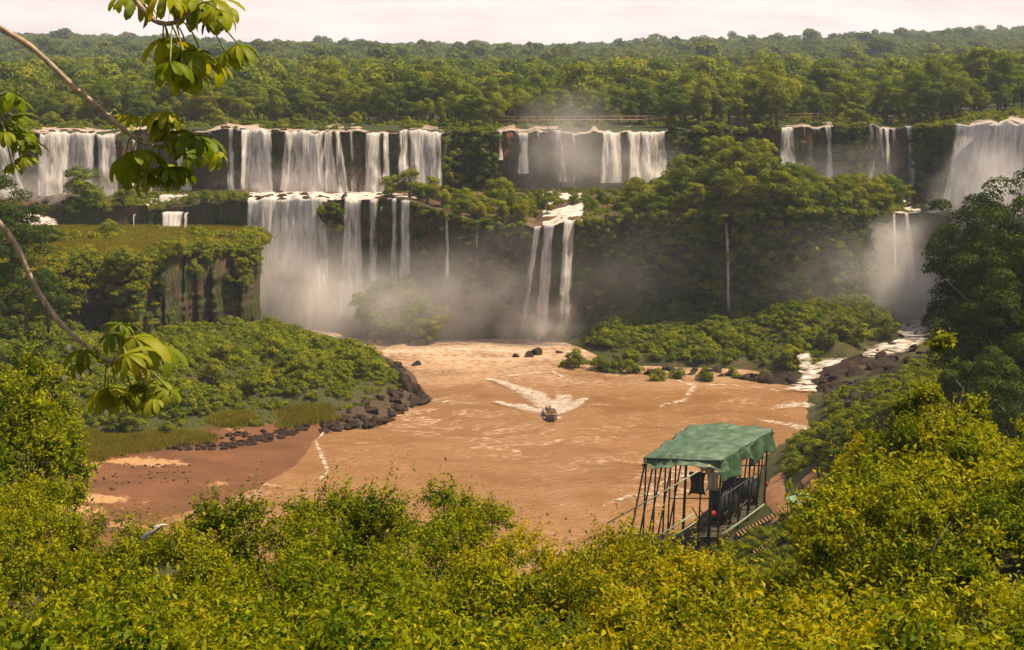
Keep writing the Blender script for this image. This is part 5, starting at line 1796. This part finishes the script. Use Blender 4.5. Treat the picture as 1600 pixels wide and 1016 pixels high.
# dark side screens and equipment block
for (u0, v0, u1, v1, z0, z1) in ((0.80, 0.30, 0.80, 0.70, 4.8, 9.6), (0.45, 0.92, 0.92, 0.92, 4.8, 9.0), (0.55, 0.45, 0.85, 0.45, 4.8, 9.8)):
    a_, b_ = edge(u0, v0).copy(), edge(u1, v1).copy(); a_[2] = b_[2] = (z0 + z1) / 2
    mb = MB(); mb.box((a_ + b_) / 2, (np.linalg.norm(b_ - a_), 0.10, z1 - z0), frame(b_ - a_))
    dpart('screen', mb, M['navy'], smooth=False)
# handrails
for a_, b_, r_ in ((P(948, 818, 184), P(1092, 736, 186), 0.10), (P(1008, 850, 183), P(1085, 802, 185), 0.14), (P(1040, 845, 183.5), P(1088, 815, 185), 0.10), (P(1128, 835, 186), P(1194, 788, 198), 0.12)):
    dpart('handrail', MB().tube([a_, lerp(a_, b_, 0.5) - (0, 0, 0.12), b_], r_, 6), M['rail_green'])
for j, (a_, b_) in enumerate(((P(1096, 734, 186.4), P(1118, 724, 187.5)), (P(1104, 738, 186.6), P(1124, 728, 187.6)))):
    o_ = dpart('log', MB().tube([a_, lerp(a_, b_, .5), b_], 0.32, 8), M['log'])
# things hung in the dock
def cloth(name, c, w, h, mat, lab, cat):
    n = 10
    V = np.zeros((n, n, 3))
    for i in range(n):
        for j in range(n):
            u, v = i / (n - 1) - 0.5, j / (n - 1)
            V[j, i] = (u * w * (1 - 0.3 * v * (1 - v) * 4), 0.25 * math.sin(u * 14 + v * 2) + 0.1 * math.sin(v * 7), -v * h * (0.85 + 0.3 * vnoise(np.array([u * 4, 0.2, 1.1]), 2)))
    o = obj(name, grid_mesh(name, V, mat), loc=tuple(c))
    o.modifiers.new('thickness', 'SOLIDIFY').thickness = 0.06
    return tag(o, lab, cat)


cloth('canvas', P(1114, 738, 186.4), 1.9, 2.6, M['canvas_pale'], 'pale canvas bundle hanging under the front corner of the tarpaulin', 'canvas')
cloth('canvas', P(1090, 738, 190), 2.6, 3.2, M['plank_dark'], 'dark sheet hanging in the middle of the dock', 'canvas')


def jacket(c, s, lab):
    mb = MB()
    for sx in (-1, 1):
        mb.tube([(sx * 0.17, 0, 0.36), (sx * 0.19, -0.05, 0.1), (sx * 0.17, -0.06, -0.2), (sx * 0.15, -0.04, -0.4)], [0.07, 0.14, 0.15, 0.09], 8)
    mb.tube([(-0.17, 0.02, 0.36), (0, 0.10, 0.45), (0.17, 0.02, 0.36)], 0.07, 6)
    mb.tube([(0, 0.1, 0.36), (0, 0.12, 0.0), (0, 0.1, -0.38)], [0.16, 0.19, 0.15], 8)
    o = obj('life_jacket', mb.mesh('life_jacket', M['red'], True), loc=tuple(c)); o.scale = (s, s, s)
    return tag(o, lab, 'life jacket')


jacket(P(1115, 803, 186.2), 0.95, 'red life jacket hung on a post inside the dock')
jacket(P(1197, 757, 202.6), 0.8, 'small red life jacket on the rear right post of the dock')

# ---- plank walkways beside the dock
def walkway(a, b, n, w, lab):
    r = empty('walkway', tuple(a)); tag(r, lab, 'walkway', 'plank walkways')
    A = np.asarray(a); d = np.asarray(b) - A; ln = np.linalg.norm(d); Rm = frame(d)
    for sy in (-1, 1):
        mb = MB(); mb.box(d / 2 + Rm[:, 1] * sy * w * 0.36 - (0, 0, 0.16), (ln, 0.14, 0.18), Rm)
        obj('beam', mb.mesh('beam', M['plank_dark']), r)
    mb = MB(); mb.box((0, 0, 0), (ln / n * 0.56, w, 0.07)); pm = mb.mesh('plank', M['wood'])
    for j in range(n):
        o = obj('plank', pm, r); o.location = d * ((j + 0.5) / n)
        o.rotation_euler = Matrix(Rm.tolist()).to_euler(); o.rotation_euler.z += R.uniform(-0.04, 0.04)


def on_hill(px, py, dz=0.5):
    q = hit(px, py); q[2] += dz
    return q


walkway(on_hill(1162, 858), on_hill(1248, 806), 20, 2.2, 'middle sunlit plank walkway climbing right from the dock')
walkway(on_hill(1178, 872), on_hill(1232, 838), 13, 2.0, 'nearest short plank walkway right of the dock')
walkway(on_hill(1150, 842), on_hill(1228, 800), 16, 1.6, 'rear plank walkway against the dock posts')
walkway(on_hill(1272, 845), on_hill(1286, 828), 6, 1.8, 'little plank step half hidden in the shrubs right of the walkways')

# ---- red earth path behind the dock
def path_strip(pts, w):
    C = np.array([on_hill(a, b, 0) for a, b in pts])
    t = np.linspace(0, 1, 30); tp = np.linspace(0, 1, len(C))
    c = np.stack([np.interp(t, tp, C[:, i]) for i in range(3)], -1)
    d = np.gradient(c, axis=0)[:, :2]; d /= np.linalg.norm(d, axis=1, keepdims=True) + 1e-9
    u = np.linspace(-1, 1, 7)
    X = c[:, None, 0] - d[:, None, 1] * u * w / 2; Y = c[:, None, 1] + d[:, None, 0] * u * w / 2
    Z = np.maximum(HAz(X, Y), 0.2) + 0.28 - 0.2 * np.abs(u)[None] ** 4
    return kind(obj('path', grid_mesh('path', np.stack([X, Y, Z], -1), M['dirt'])), 'structure')


path_strip([(1216, 742), (1208, 760), (1212, 780), (1224, 795), (1220, 812), (1236, 806)], 2.8)
path_strip([(1262, 745), (1270, 758), (1280, 768)], 2.0)

# ---- small shelter and stacked boxes at the end of the path
q = on_hill(1246, 806, 0)
sh = empty('shelter', tuple(q)); tag(sh, 'small makeshift shelter of green and white sheets beside the path', 'shelter')
for (x, y) in ((-1.2, -0.6), (1.2, -0.6), (-1.2, 0.9), (1.2, 0.9)):
    obj('post', MB().tube([(x, y, -0.4), (x, y, 1.1), (x, y, 2.3 + y * 0.25)], 0.06, 6).mesh('post', M['bark'], True), sh)
for (x0, x1, y0, y1, z, m) in ((-1.6, 0.0, -0.9, 1.0, 2.2, 'sheet_green'), (-0.1, 1.6, -1.1, 0.6, 2.0, 'sheet_white'), (0.2, 1.7, 0.2, 1.3, 2.5, 'sheet_green')):
    V = np.array([[(x, y, z + y * 0.3 + 0.10 * math.sin(x * 4 + y * 3)) for x in np.linspace(x0, x1, 8)] for y in np.linspace(y0, y1, 8)])
    o_ = obj('roof_sheet', grid_mesh('roof_sheet', V, M[m]), sh); o_.modifiers.new('thickness', 'SOLIDIFY').thickness = 0.04


def crate(c, w, h, lab):
    r = empty('crate', tuple(c), R.uniform(0, 1)); tag(r, lab, 'crate')
    for k_ in range(3):
        for s_ in (-1, 1):
            for ax_ in (0, 1):
                mb = MB(); z = (k_ + 0.5) * h / 3
                mb.box((0, s_ * w / 2, z) if ax_ == 0 else (s_ * (w / 2 - 0.03), 0, z), (w, 0.04, h / 3 * 0.85) if ax_ == 0 else (0.04, w - 0.1, h / 3 * 0.85))
                obj('slat', mb.mesh('slat', M['wood']), r)
    mb = MB(); mb.box((0, 0, 0.04), (w - 0.1, w - 0.1, 0.05)); obj('bottom', mb.mesh('bottom', M['wood']), r)


crate(on_hill(1228, 812, 0.1), 1.0, 0.9, 'wooden crate at the bend of the path next to the shelter')
crate(on_hill(1240, 814, 0.1), 0.9, 0.7, 'smaller wooden crate between the shelter and the walkway')

# ---- pale broken stump among the near shrubs at lower left
q = P(240, 826, 31.0)
sm_ = BLD[3].copy(); sm_.materials.clear(); sm_.materials.append(M['pale_wood'])
sm_.transform(Matrix.Diagonal((0.30, 0.15, 0.13, 1)))
sm_.transform(Matrix.Rotation(-0.6, 4, 'Y'))
so_ = tag(obj('stump', sm_, loc=tuple(q - (0.05, 0, 0.08))), 'pale weathered broken stump poking out of the near green shrubs', 'stump')
sb_ = MB().tube([(0.02, 0, 0.04), (0.14, 0.01, 0.13), (0.24, 0.0, 0.15), (0.40, 0.0, 0.17)], [0.07, 0.05, 0.04, 0.012], 7)
sb_.V = [v_ + 0.06 * np.stack([fbm(v_ * 11 + 3.1 * k_, 3, 5 + k_) for k_ in range(3)], -1) for v_ in sb_.V]
obj('broken_branch', sb_.mesh('broken_branch', M['pale_wood'], True), so_)

# ---- footbridges above the upper falls
def footbridge(px0, px1, y, D, lab):
    a, b = P(px0, y, D), P(px1, y - 1, D)
    r = empty('footbridge', tuple(a)); tag(r, lab, 'footbridge', 'footbridges above the falls')
    d = b - a; ln = np.linalg.norm(d)
    mb = MB(); mb.box(d / 2, (ln, 1.3, 0.28), frame(d)); obj('deck', mb.mesh('deck', M['bridge']), r)
    for s_ in (-0.6, 0.6):
        obj('handrail', MB().tube([(0, s_, 1.05), d / 2 + (0, s_, 1.05), d + (0, s_, 1.05)], 0.06, 5).mesh('handrail', M['bridge']), r)
    n = int(ln / 4)
    for j in range(n + 1):
        p = d * j / n
        obj('post', MB().tube([p + (0, 0, -2.4 if j % 2 == 0 else 0), p + (0, 0, 0.2), p + (0, 0, 1.08)], 0.09, 5).mesh('post', M['bridge']), r)


footbridge(772, 1046, 188, 424, 'long brown footbridge above the misty central upper falls')
footbridge(1228, 1290, 184, 426, 'short brown footbridge section above the falls right of centre')
footbridge(1588, 1640, 178, 396, 'end of a footbridge at the right edge above the large fall')

# ---- tour boat with passengers
bq = PZ(861, 652, 0.0)
boat = empty('speedboat', tuple(bq), math.radians(7)); tag(boat, 'small grey speedboat full of passengers coming down the brown river', 'boat')
# boat points towards -y
hull = []
for t in np.linspace(0, 1, 15):
    y = -3.9 + 7.6 * t
    w = 1.12 * (1 - (1 - min(t / 0.42, 1)) ** 2.2) + 0.03
    rise = 0.75 * max(0, 1 - t / 0.35) ** 1.6
    hull.append([(-w, y, 0.75 + rise), (-w * 0.92, y, 0.30 + rise * 0.7), (-w * 0.5, y, -0.12 + rise * 0.55), (0, y, -0.3 + rise * 0.5), (w * 0.5, y, -0.12 + rise * 0.55), (w * 0.92, y, 0.30 + rise * 0.7), (w, y, 0.75 + rise)])
ho = obj('hull', grid_mesh('hull', np.array(hull), M['hull']), boat); ho.modifiers.new('thickness', 'SOLIDIFY').thickness = 0.07
for s_ in (-1, 1):
    pts_ = [(s_ * (1.12 * (1 - (1 - min(t / 0.42, 1)) ** 2.2) + 0.03), -3.9 + 7.6 * t, 0.78 + 0.75 * max(0, 1 - t / 0.35) ** 1.6) for t in np.linspace(0, 1, 15)]
    obj('rubbing_strip', MB().tube(pts_, 0.20, 8).mesh('rubbing_strip', M['hull'], True), boat)
mb = MB(); mb.box((0, 0.5, 0.22), (1.9, 6.0, 0.06)); obj('floor', mb.mesh('floor', M['plank_dark']), boat)
for y in (-1.6, -0.4, 0.8):
    mb = MB(); mb.box((0, y, 0.52), (1.8, 0.4, 0.08)); obj('bench', mb.mesh('bench', M['wood']), boat)
mb = MB(); mb.box((0, 2.2, 0.75), (0.7, 0.5, 1.0)); mb.box((0, 1.95, 1.35), (0.7, 0.06, 0.35)); obj('console', mb.mesh('console', M['hull']), boat)
for s_ in (-0.4, 0.4):
    mb = MB(); mb.tube([(s_, 3.95, 1.25), (s_, 3.95, 0.9), (s_, 3.95, 0.5), (s_, 4.0, -0.4)], [0.16, 0.24, 0.16, 0.07], 8); obj('outboard_engine', mb.mesh('outboard_engine', M['engine'], True), boat)


def skin_mesh(name, joints, edges, radii, mats, root=0):
    me = bpy.data.meshes.new(name); me.from_pydata(joints, edges, [])
    o = bpy.data.objects.new(name, me); col.objects.link(o)
    md = o.modifiers.new('skin', 'SKIN')
    for i, r_ in enumerate(radii):
        me.skin_vertices[0].data[i].radius = (r_, r_) if not isinstance(r_, tuple) else r_
    me.skin_vertices[0].data[root].use_root = True
    o.modifiers.new('sub', 'SUBSURF').levels = 1
    dg = bpy.context.evaluated_depsgraph_get()
    out = bpy.data.meshes.new_from_object(o.evaluated_get(dg))
    bpy.data.objects.remove(o)
    out.name = name
    out.materials.clear()
    for m in mats:
        out.materials.append(m)
    return out


J = [(0, 0, 0.08), (0, 0.02, 0.32), (0, 0.03, 0.52), (0, 0.0, 0.62), (0, -0.02, 0.72), (0, -0.03, 0.84),
     (-0.19, 0.02, 0.50), (-0.25, -0.08, 0.27), (-0.16, -0.30, 0.20), (-0.13, -0.40, 0.22), (0.19, 0.02, 0.50), (0.25, -0.08, 0.27), (0.16, -0.30, 0.20), (0.13, -0.40, 0.22),
     (-0.10, -0.04, 0.06), (-0.13, -0.42, 0.10), (-0.13, -0.44, -0.30), (-0.13, -0.56, -0.34), (0.10, -0.04, 0.06), (0.13, -0.42, 0.10), (0.13, -0.44, -0.30), (0.13, -0.56, -0.34)]
E = [(0, 1), (1, 2), (2, 3), (3, 4), (4, 5), (2, 6), (6, 7), (7, 8), (8, 9), (2, 10), (10, 11), (11, 12), (12, 13), (0, 14), (14, 15), (15, 16), (16, 17), (0, 18), (18, 19), (19, 20), (20, 21)]
RR = [0.15, (0.15, 0.11), (0.16, 0.11), 0.055, 0.095, 0.08, 0.065, 0.05, 0.04, 0.045, 0.065, 0.05, 0.04, 0.045, 0.085, 0.07, 0.055, 0.05, 0.085, 0.07, 0.055, 0.05]
body = skin_mesh('person', J, E, RR, [M['skin']])
jm = MB()
jm.tube([(0, 0.02, 0.16), (0, 0.02, 0.30), (0, 0.02, 0.46), (0, 0.02, 0.57)], [0.20, 0.225, 0.22, 0.11], 10)
jm = jm.mesh('life_jacket', M['orange'], True)
hm = MB(); hm.tube([(0, 0.02, 0.76), (0, 0.01, 0.83), (0, 0.0, 0.90), (0, 0.0, 0.93)], [0.105, 0.115, 0.09, 0.03], 9)
hm = hm.mesh('hair', M['engine'], True)
cz_, sz_ = math.cos(math.radians(7)), math.sin(math.radians(7))
for j, (x, y) in enumerate(((-0.62, -1.6), (0.0, -1.65), (0.62, -1.6), (-0.62, -0.4), (0.05, -0.4), (0.62, -0.4), (-0.6, 0.8), (0.0, 0.8), (0.6, 0.8), (0.0, 2.75))):
    p = obj('person', body, loc=(bq[0] + x * cz_ - y * sz_, bq[1] + x * sz_ + y * cz_, 0.50 if j < 9 else 0.72))
    p.rotation_euler = (0, 0, math.radians(7) + R.uniform(-0.2, 0.2))
    obj('life_jacket', jm, p); obj('hair', hm, p)
    tag(p, 'passenger in an orange life jacket seated in the speedboat' if j < 9 else 'helmsman in an orange life jacket behind the speedboat console', 'person', 'boat passengers' if j < 9 else None)
# wake
M['wake'] = foam_mat('wake_foam', 0.36, 0.80, 1.6)
for pth in ([(858, 650, 0, 1.5), (845, 644, 0, 4.6), (815, 636, 0, 5.0), (770, 628, 0, 2.4)], [(866, 649, 0, 1.5), (876, 643, 0, 4.8), (895, 634, 0, 4.4), (918, 622, 0, 1.6)],
            [(860, 640, 0, 4.0), (852, 632, 0, 7.0), (835, 618, 0, 7.0), (800, 603, 0, 4.0), (760, 591, 0, 2.0)], [(866, 640, 0, 3.0), (880, 628, 0, 6.0), (880, 618, 0, 4.0)], [(850, 654, 0, 1.0), (862, 656, 0, 2.6), (876, 652, 0, 1.4)]):
    kind(ribbon_water('wake', [(a, b, 0.14, w) for a, b, z, w in pth], M['wake'], 40, 9, 0.12), 'structure')

# ---- overhanging tree at the left: trunk outside the frame, branches and big lobed leaves inside it
def lobed_leaf(seed, nl=9, size=0.24):
    rg = np.random.default_rng(seed)
    Vv, Qq, T, n0 = [], [], [], 0
    for i in range(nl):
        th = (i + 0.5) / nl * 2 * math.pi * 0.9 + rg.uniform(-0.08, 0.08)
        ln = size * rg.uniform(0.8, 1.15) * (0.85 + 0.25 * math.cos(th - math.pi * 0.9))
        droop = rg.uniform(0.9, 2.1)
        c, s = math.cos(th), math.sin(th)
        tt = rg.uniform(0.25, 0.75)
        for k_, t in enumerate((0.0, 0.22, 0.48, 0.74, 0.92, 1.0)):
            w = ln * 0.5 * (0.07, 0.13, 0.23, 0.30, 0.22, 0.03)[k_]
            a = droop * t ** 1.1
            rad = ln * (math.sin(min(a, 2.4)) / max(droop, 0.2) if droop > 0.3 else t)
            z = -ln * (1 - math.cos(a)) / max(droop, 0.2)
            p = np.array([c * rad, s * rad, z])
            sd_ = np.array([-s, c, 0]) * w
            fold = np.array([0, 0, 0.25 * w])
            Vv += [p - sd_ + fold, p - fold * 0.4, p + sd_ + fold]
            T += [tt] * 3
        for k_ in range(5):
            b = n0 + k_ * 3
            Qq += [(b, b + 1, b + 4, b + 3), (b + 1, b + 2, b + 5, b + 4)]
        n0 += 18
    return mesh_np('leaf', Vv, Qq, M['leaf_broad'], attrs={'tint': T}, smooth=True)


LEAF = [lobed_leaf(1300 + i, (9, 10, 11, 9, 10, 11)[i]) for i in range(6)]
DT = 7.0
tb = P(-330, 300, 7.6); tb[2] = float(HAz(tb[:1], tb[1:2])[0]) - 0.3
ot = empty('overhanging_tree', tuple(tb)); tag(ot, 'slender tree reaching in from the left with big drooping lobed leaves', 'tree')
TO = np.array(tb)
trunk_pts = [tb, tb + (0.1, 0, 2.5), P(-310, 250, 7.5), P(-290, -40, 7.4), P(-250, -330, 7.3)]
obj('trunk', MB().tube(np.array(trunk_pts) - TO, [0.13, 0.11, 0.09, 0.07, 0.05], 10).mesh('trunk', M['bark_pale'], True), ot)


def smooth_path(pts, n=40):
    p = np.array(pts, float)
    t = np.linspace(0, 1, len(p)); tt = np.linspace(0, 1, n)
    q = np.stack([np.interp(tt, t, p[:, i]) for i in range(3)], -1)
    for _ in range(3):
        q[1:-1] = (q[:-2] + 2 * q[1:-1] + q[2:]) / 4
    return q


def branch(pix, r0, r1, leaves, buds=()):
    pts = smooth_path([P(a, b, d) for a, b, d in pix])
    bo = obj('branch', MB().tube(pts - TO, np.linspace(r0, r1, len(pts)) * (1 + 0.35 * np.sin(np.arange(len(pts)) * 2.1) ** 8 + R.uniform(-0.08, 0.08, len(pts))), 8).mesh('branch', M['bark_pale'], True), ot)
    leaves = list(leaves) + [(a + R.uniform(-26, 26), b + R.uniform(-16, 22), d + R.uniform(-0.25, 0.25), s * R.uniform(0.65, 0.95), t) for a, b, d, s, t in leaves]
    for k_, (px, py, dd_, s, tilt) in enumerate(leaves):
        c = P(px, py, DT + dd_)
        # leaf stalk from the nearest point of the branch's outer half
        half = pts[int(len(pts) * 0.62):]
        j = int(np.argmin(np.linalg.norm(half - c, axis=1)))
        b0 = half[j]
        mid = (b0 + c) / 2 + np.array([0, 0, 0.06])
        obj('leaf_stalk', MB().tube(smooth_path([b0, mid, c], 8) - TO, 0.0042, 5).mesh('leaf_stalk', M['stalk'], True), bo)
        lo = obj('leaf', LEAF[k_ % 6], bo)
        lo.location = c - TO
        d = c - b0
        lo.rotation_euler = (tilt * 0.7 - 0.15, R.uniform(-0.35, 0.35) + 0.25 * np.sign(d[0]), R.uniform(0, 6.28) if abs(tilt) < 0.3 else R.uniform(-0.6, 0.6) - 1.4)
        lo.scale = (s * 0.92, s * 0.92, s * 0.92)
    for (px, py) in buds:
        c = P(px, py, DT - 0.05) - TO
        obj('bud', MB().tube([c, c + (0.004, 0, -0.012), c + (0.006, 0, -0.03), c + (0.004, 0, -0.045)], [0.006, 0.012, 0.010, 0.003], 6).mesh('bud', M['bud'], True), bo)


branch([(-290, -40, 7.4), (-150, -20, 7.2), (-40, 22, 7.0), (0, 44, 7), (50, 72, 7), (90, 112, 7), (125, 145, 7), (160, 172, 7), (190, 200, 7), (215, 220, 7), (245, 228, 7), (258, 222, 7)], 0.016, 0.009,
       [(208, 182, 0.1, 0.62, 0.1), (268, 176, -0.1, 0.78, 0.0), (262, 205, 0.05, 0.7, 0.3), (310, 214, -0.05, 0.82, 0.1), (340, 238, 0.15, 0.66, 0.1), (208, 236, -0.1, 0.95, 0.5), (250, 264, 0.0, 0.8, 0.4), (290, 240, 0.1, 0.7, -0.3), (262, 262, -0.1, 0.75, 0.3)])
branch([(-310, 230, 7.5), (-150, 250, 7.2), (-40, 310, 7.0), (0, 348, 7), (28, 385, 7), (45, 430, 7), (66, 468, 7), (95, 508, 7), (120, 528, 7), (138, 545, 7), (155, 562, 7), (175, 566, 7), (190, 560, 7)], 0.0165, 0.009,
       [(125, 548, -0.1, 0.6, 0.4), (178, 522, 0.1, 0.75, 0.0), (212, 528, -0.05, 0.95, -0.1), (245, 538, 0.1, 0.9, 0.1), (205, 565, 0.0, 0.8, 0.3), (168, 606, -0.1, 0.9, 0.3), (205, 606, 0.05, 0.95, 0.2), (250, 594, 0.0, 0.75, 0.1), (242, 622, -0.1, 0.7, 0.2)],
       [(106, 538), (133, 552), (120, 582), (134, 576), (99, 586), (165, 640), (163, 606)])
branch([(-270, -200, 7.4), (-100, -190, 7.1), (80, -110, 7.0), (180, -40, 7.0), (225, 18, 7), (245, 36, 7), (268, 38, 7), (290, 26, 7), (300, 18, 7)], 0.016, 0.009,
       [(212, -2, 0.1, 0.7, 0.2), (262, -6, -0.1, 0.8, 0.1), (305, 0, 0.05, 0.85, -0.1), (342, 16, -0.1, 0.8, 0.1), (255, 62, 0.0, 0.85, 0.5), (285, 84, -0.1, 0.95, 0.3), (318, 92, 0.1, 0.85, 0.2), (352, 82, 0.0, 0.75, 0.0), (290, 112, 0.1, 0.7, 0.5), (330, 0, 0.2, 0.8, 0.0)])
branch([(-290, 40, 7.4), (-180, 60, 7.3), (-80, 110, 7.2), (-30, 160, 7.2), (-12, 190, 7.2), (0, 205, 7.2)], 0.015, 0.009,
       [(12, 150, 0.1, 0.7, 0.1), (22, 182, 0.2, 0.6, 0.3), (-4, 196, 0.1, 0.7, 0.2), (22, 210, 0.1, 0.6, 0.4), (42, 222, 0.2, 0.55, 0.2), (34, 246, 0.1, 0.5, 0.3)])

# ================================================================== SPRAY AND HAZE
import bmesh


def mist(c, r, dens, label):
    bm = bmesh.new(); bmesh.ops.create_icosphere(bm, subdivisions=2, radius=1.0)
    me = bpy.data.meshes.new('spray'); bm.to_mesh(me); bm.free()
    me.materials.append(mist_mat('spray', dens))
    o = obj('spray', me, loc=tuple(c)); o.scale = r
    return kind(o, 'stuff', label)


mist(P(460, 455, 364), (26, 9, 24), 0.204, 'spray at the foot of the tall lower curtain')
mist(P(600, 490, 355), (48, 8, 20), 0.109, 'low spray drifting along the foot of the lower tier')
mist(P(610, 480, 343), (30, 6, 20), 0.075, 'thin spray drifting before the trees under the lower curtain')
mist(P(770, 470, 350), (34, 7, 24), 0.075, 'thin spray left of the central cascade')
mist(P(850, 515, 347), (15, 6, 12), 0.150, 'spray at the foot of the central cascade')
mist(P(890, 245, 399), (24, 6, 24), 0.116, 'spray plume rising below the footbridge')
mist(P(1010, 265, 400), (20, 5, 12), 0.088, 'spray at the foot of the misty upper fall')
mist(P(1405, 440, 350), (25, 9, 22), 0.218, 'bright spray beside the dark grove')
mist(P(1280, 440, 340), (34, 6, 24), 0.054, 'thin spray drifting over the right end of the island')
mist(P(1040, 440, 346), (44, 5, 24), 0.034, 'faint veil of spray before the shaded lower cliff')
mist(P(1545, 300, 336), (18, 6, 16), 0.163, 'spray at the foot of the large right hand fall')
mist(P(1340, 275, 400), (34, 5, 12), 0.068, 'thin spray at the foot of the right upper falls')
mist(P(70, 310, 384), (28, 6, 14), 0.122, 'spray at the foot of the far left falls')
mist(P(470, 290, 388), (34, 4, 10), 0.054, 'thin spray between the two tiers')

bm = bmesh.new(); bmesh.ops.create_cube(bm, size=1.0)
me = bpy.data.meshes.new('haze'); bm.to_mesh(me); bm.free()
hm_, nt = new_mat('haze')
v = N(nt, 'ShaderNodeVolumePrincipled', inp={'Color': (0.72, 0.84, 1.0, 1), 'Density': 0.00010, 'Anisotropy': 0.25})
finish(nt, None, v.outputs[0])
me.materials.append(hm_)
ho = obj('haze', me, loc=(0, 2000, 85)); ho.scale = (9800, 4800, 210)
kind(ho, 'stuff', 'pale haze in the air over the gorge and the hills')
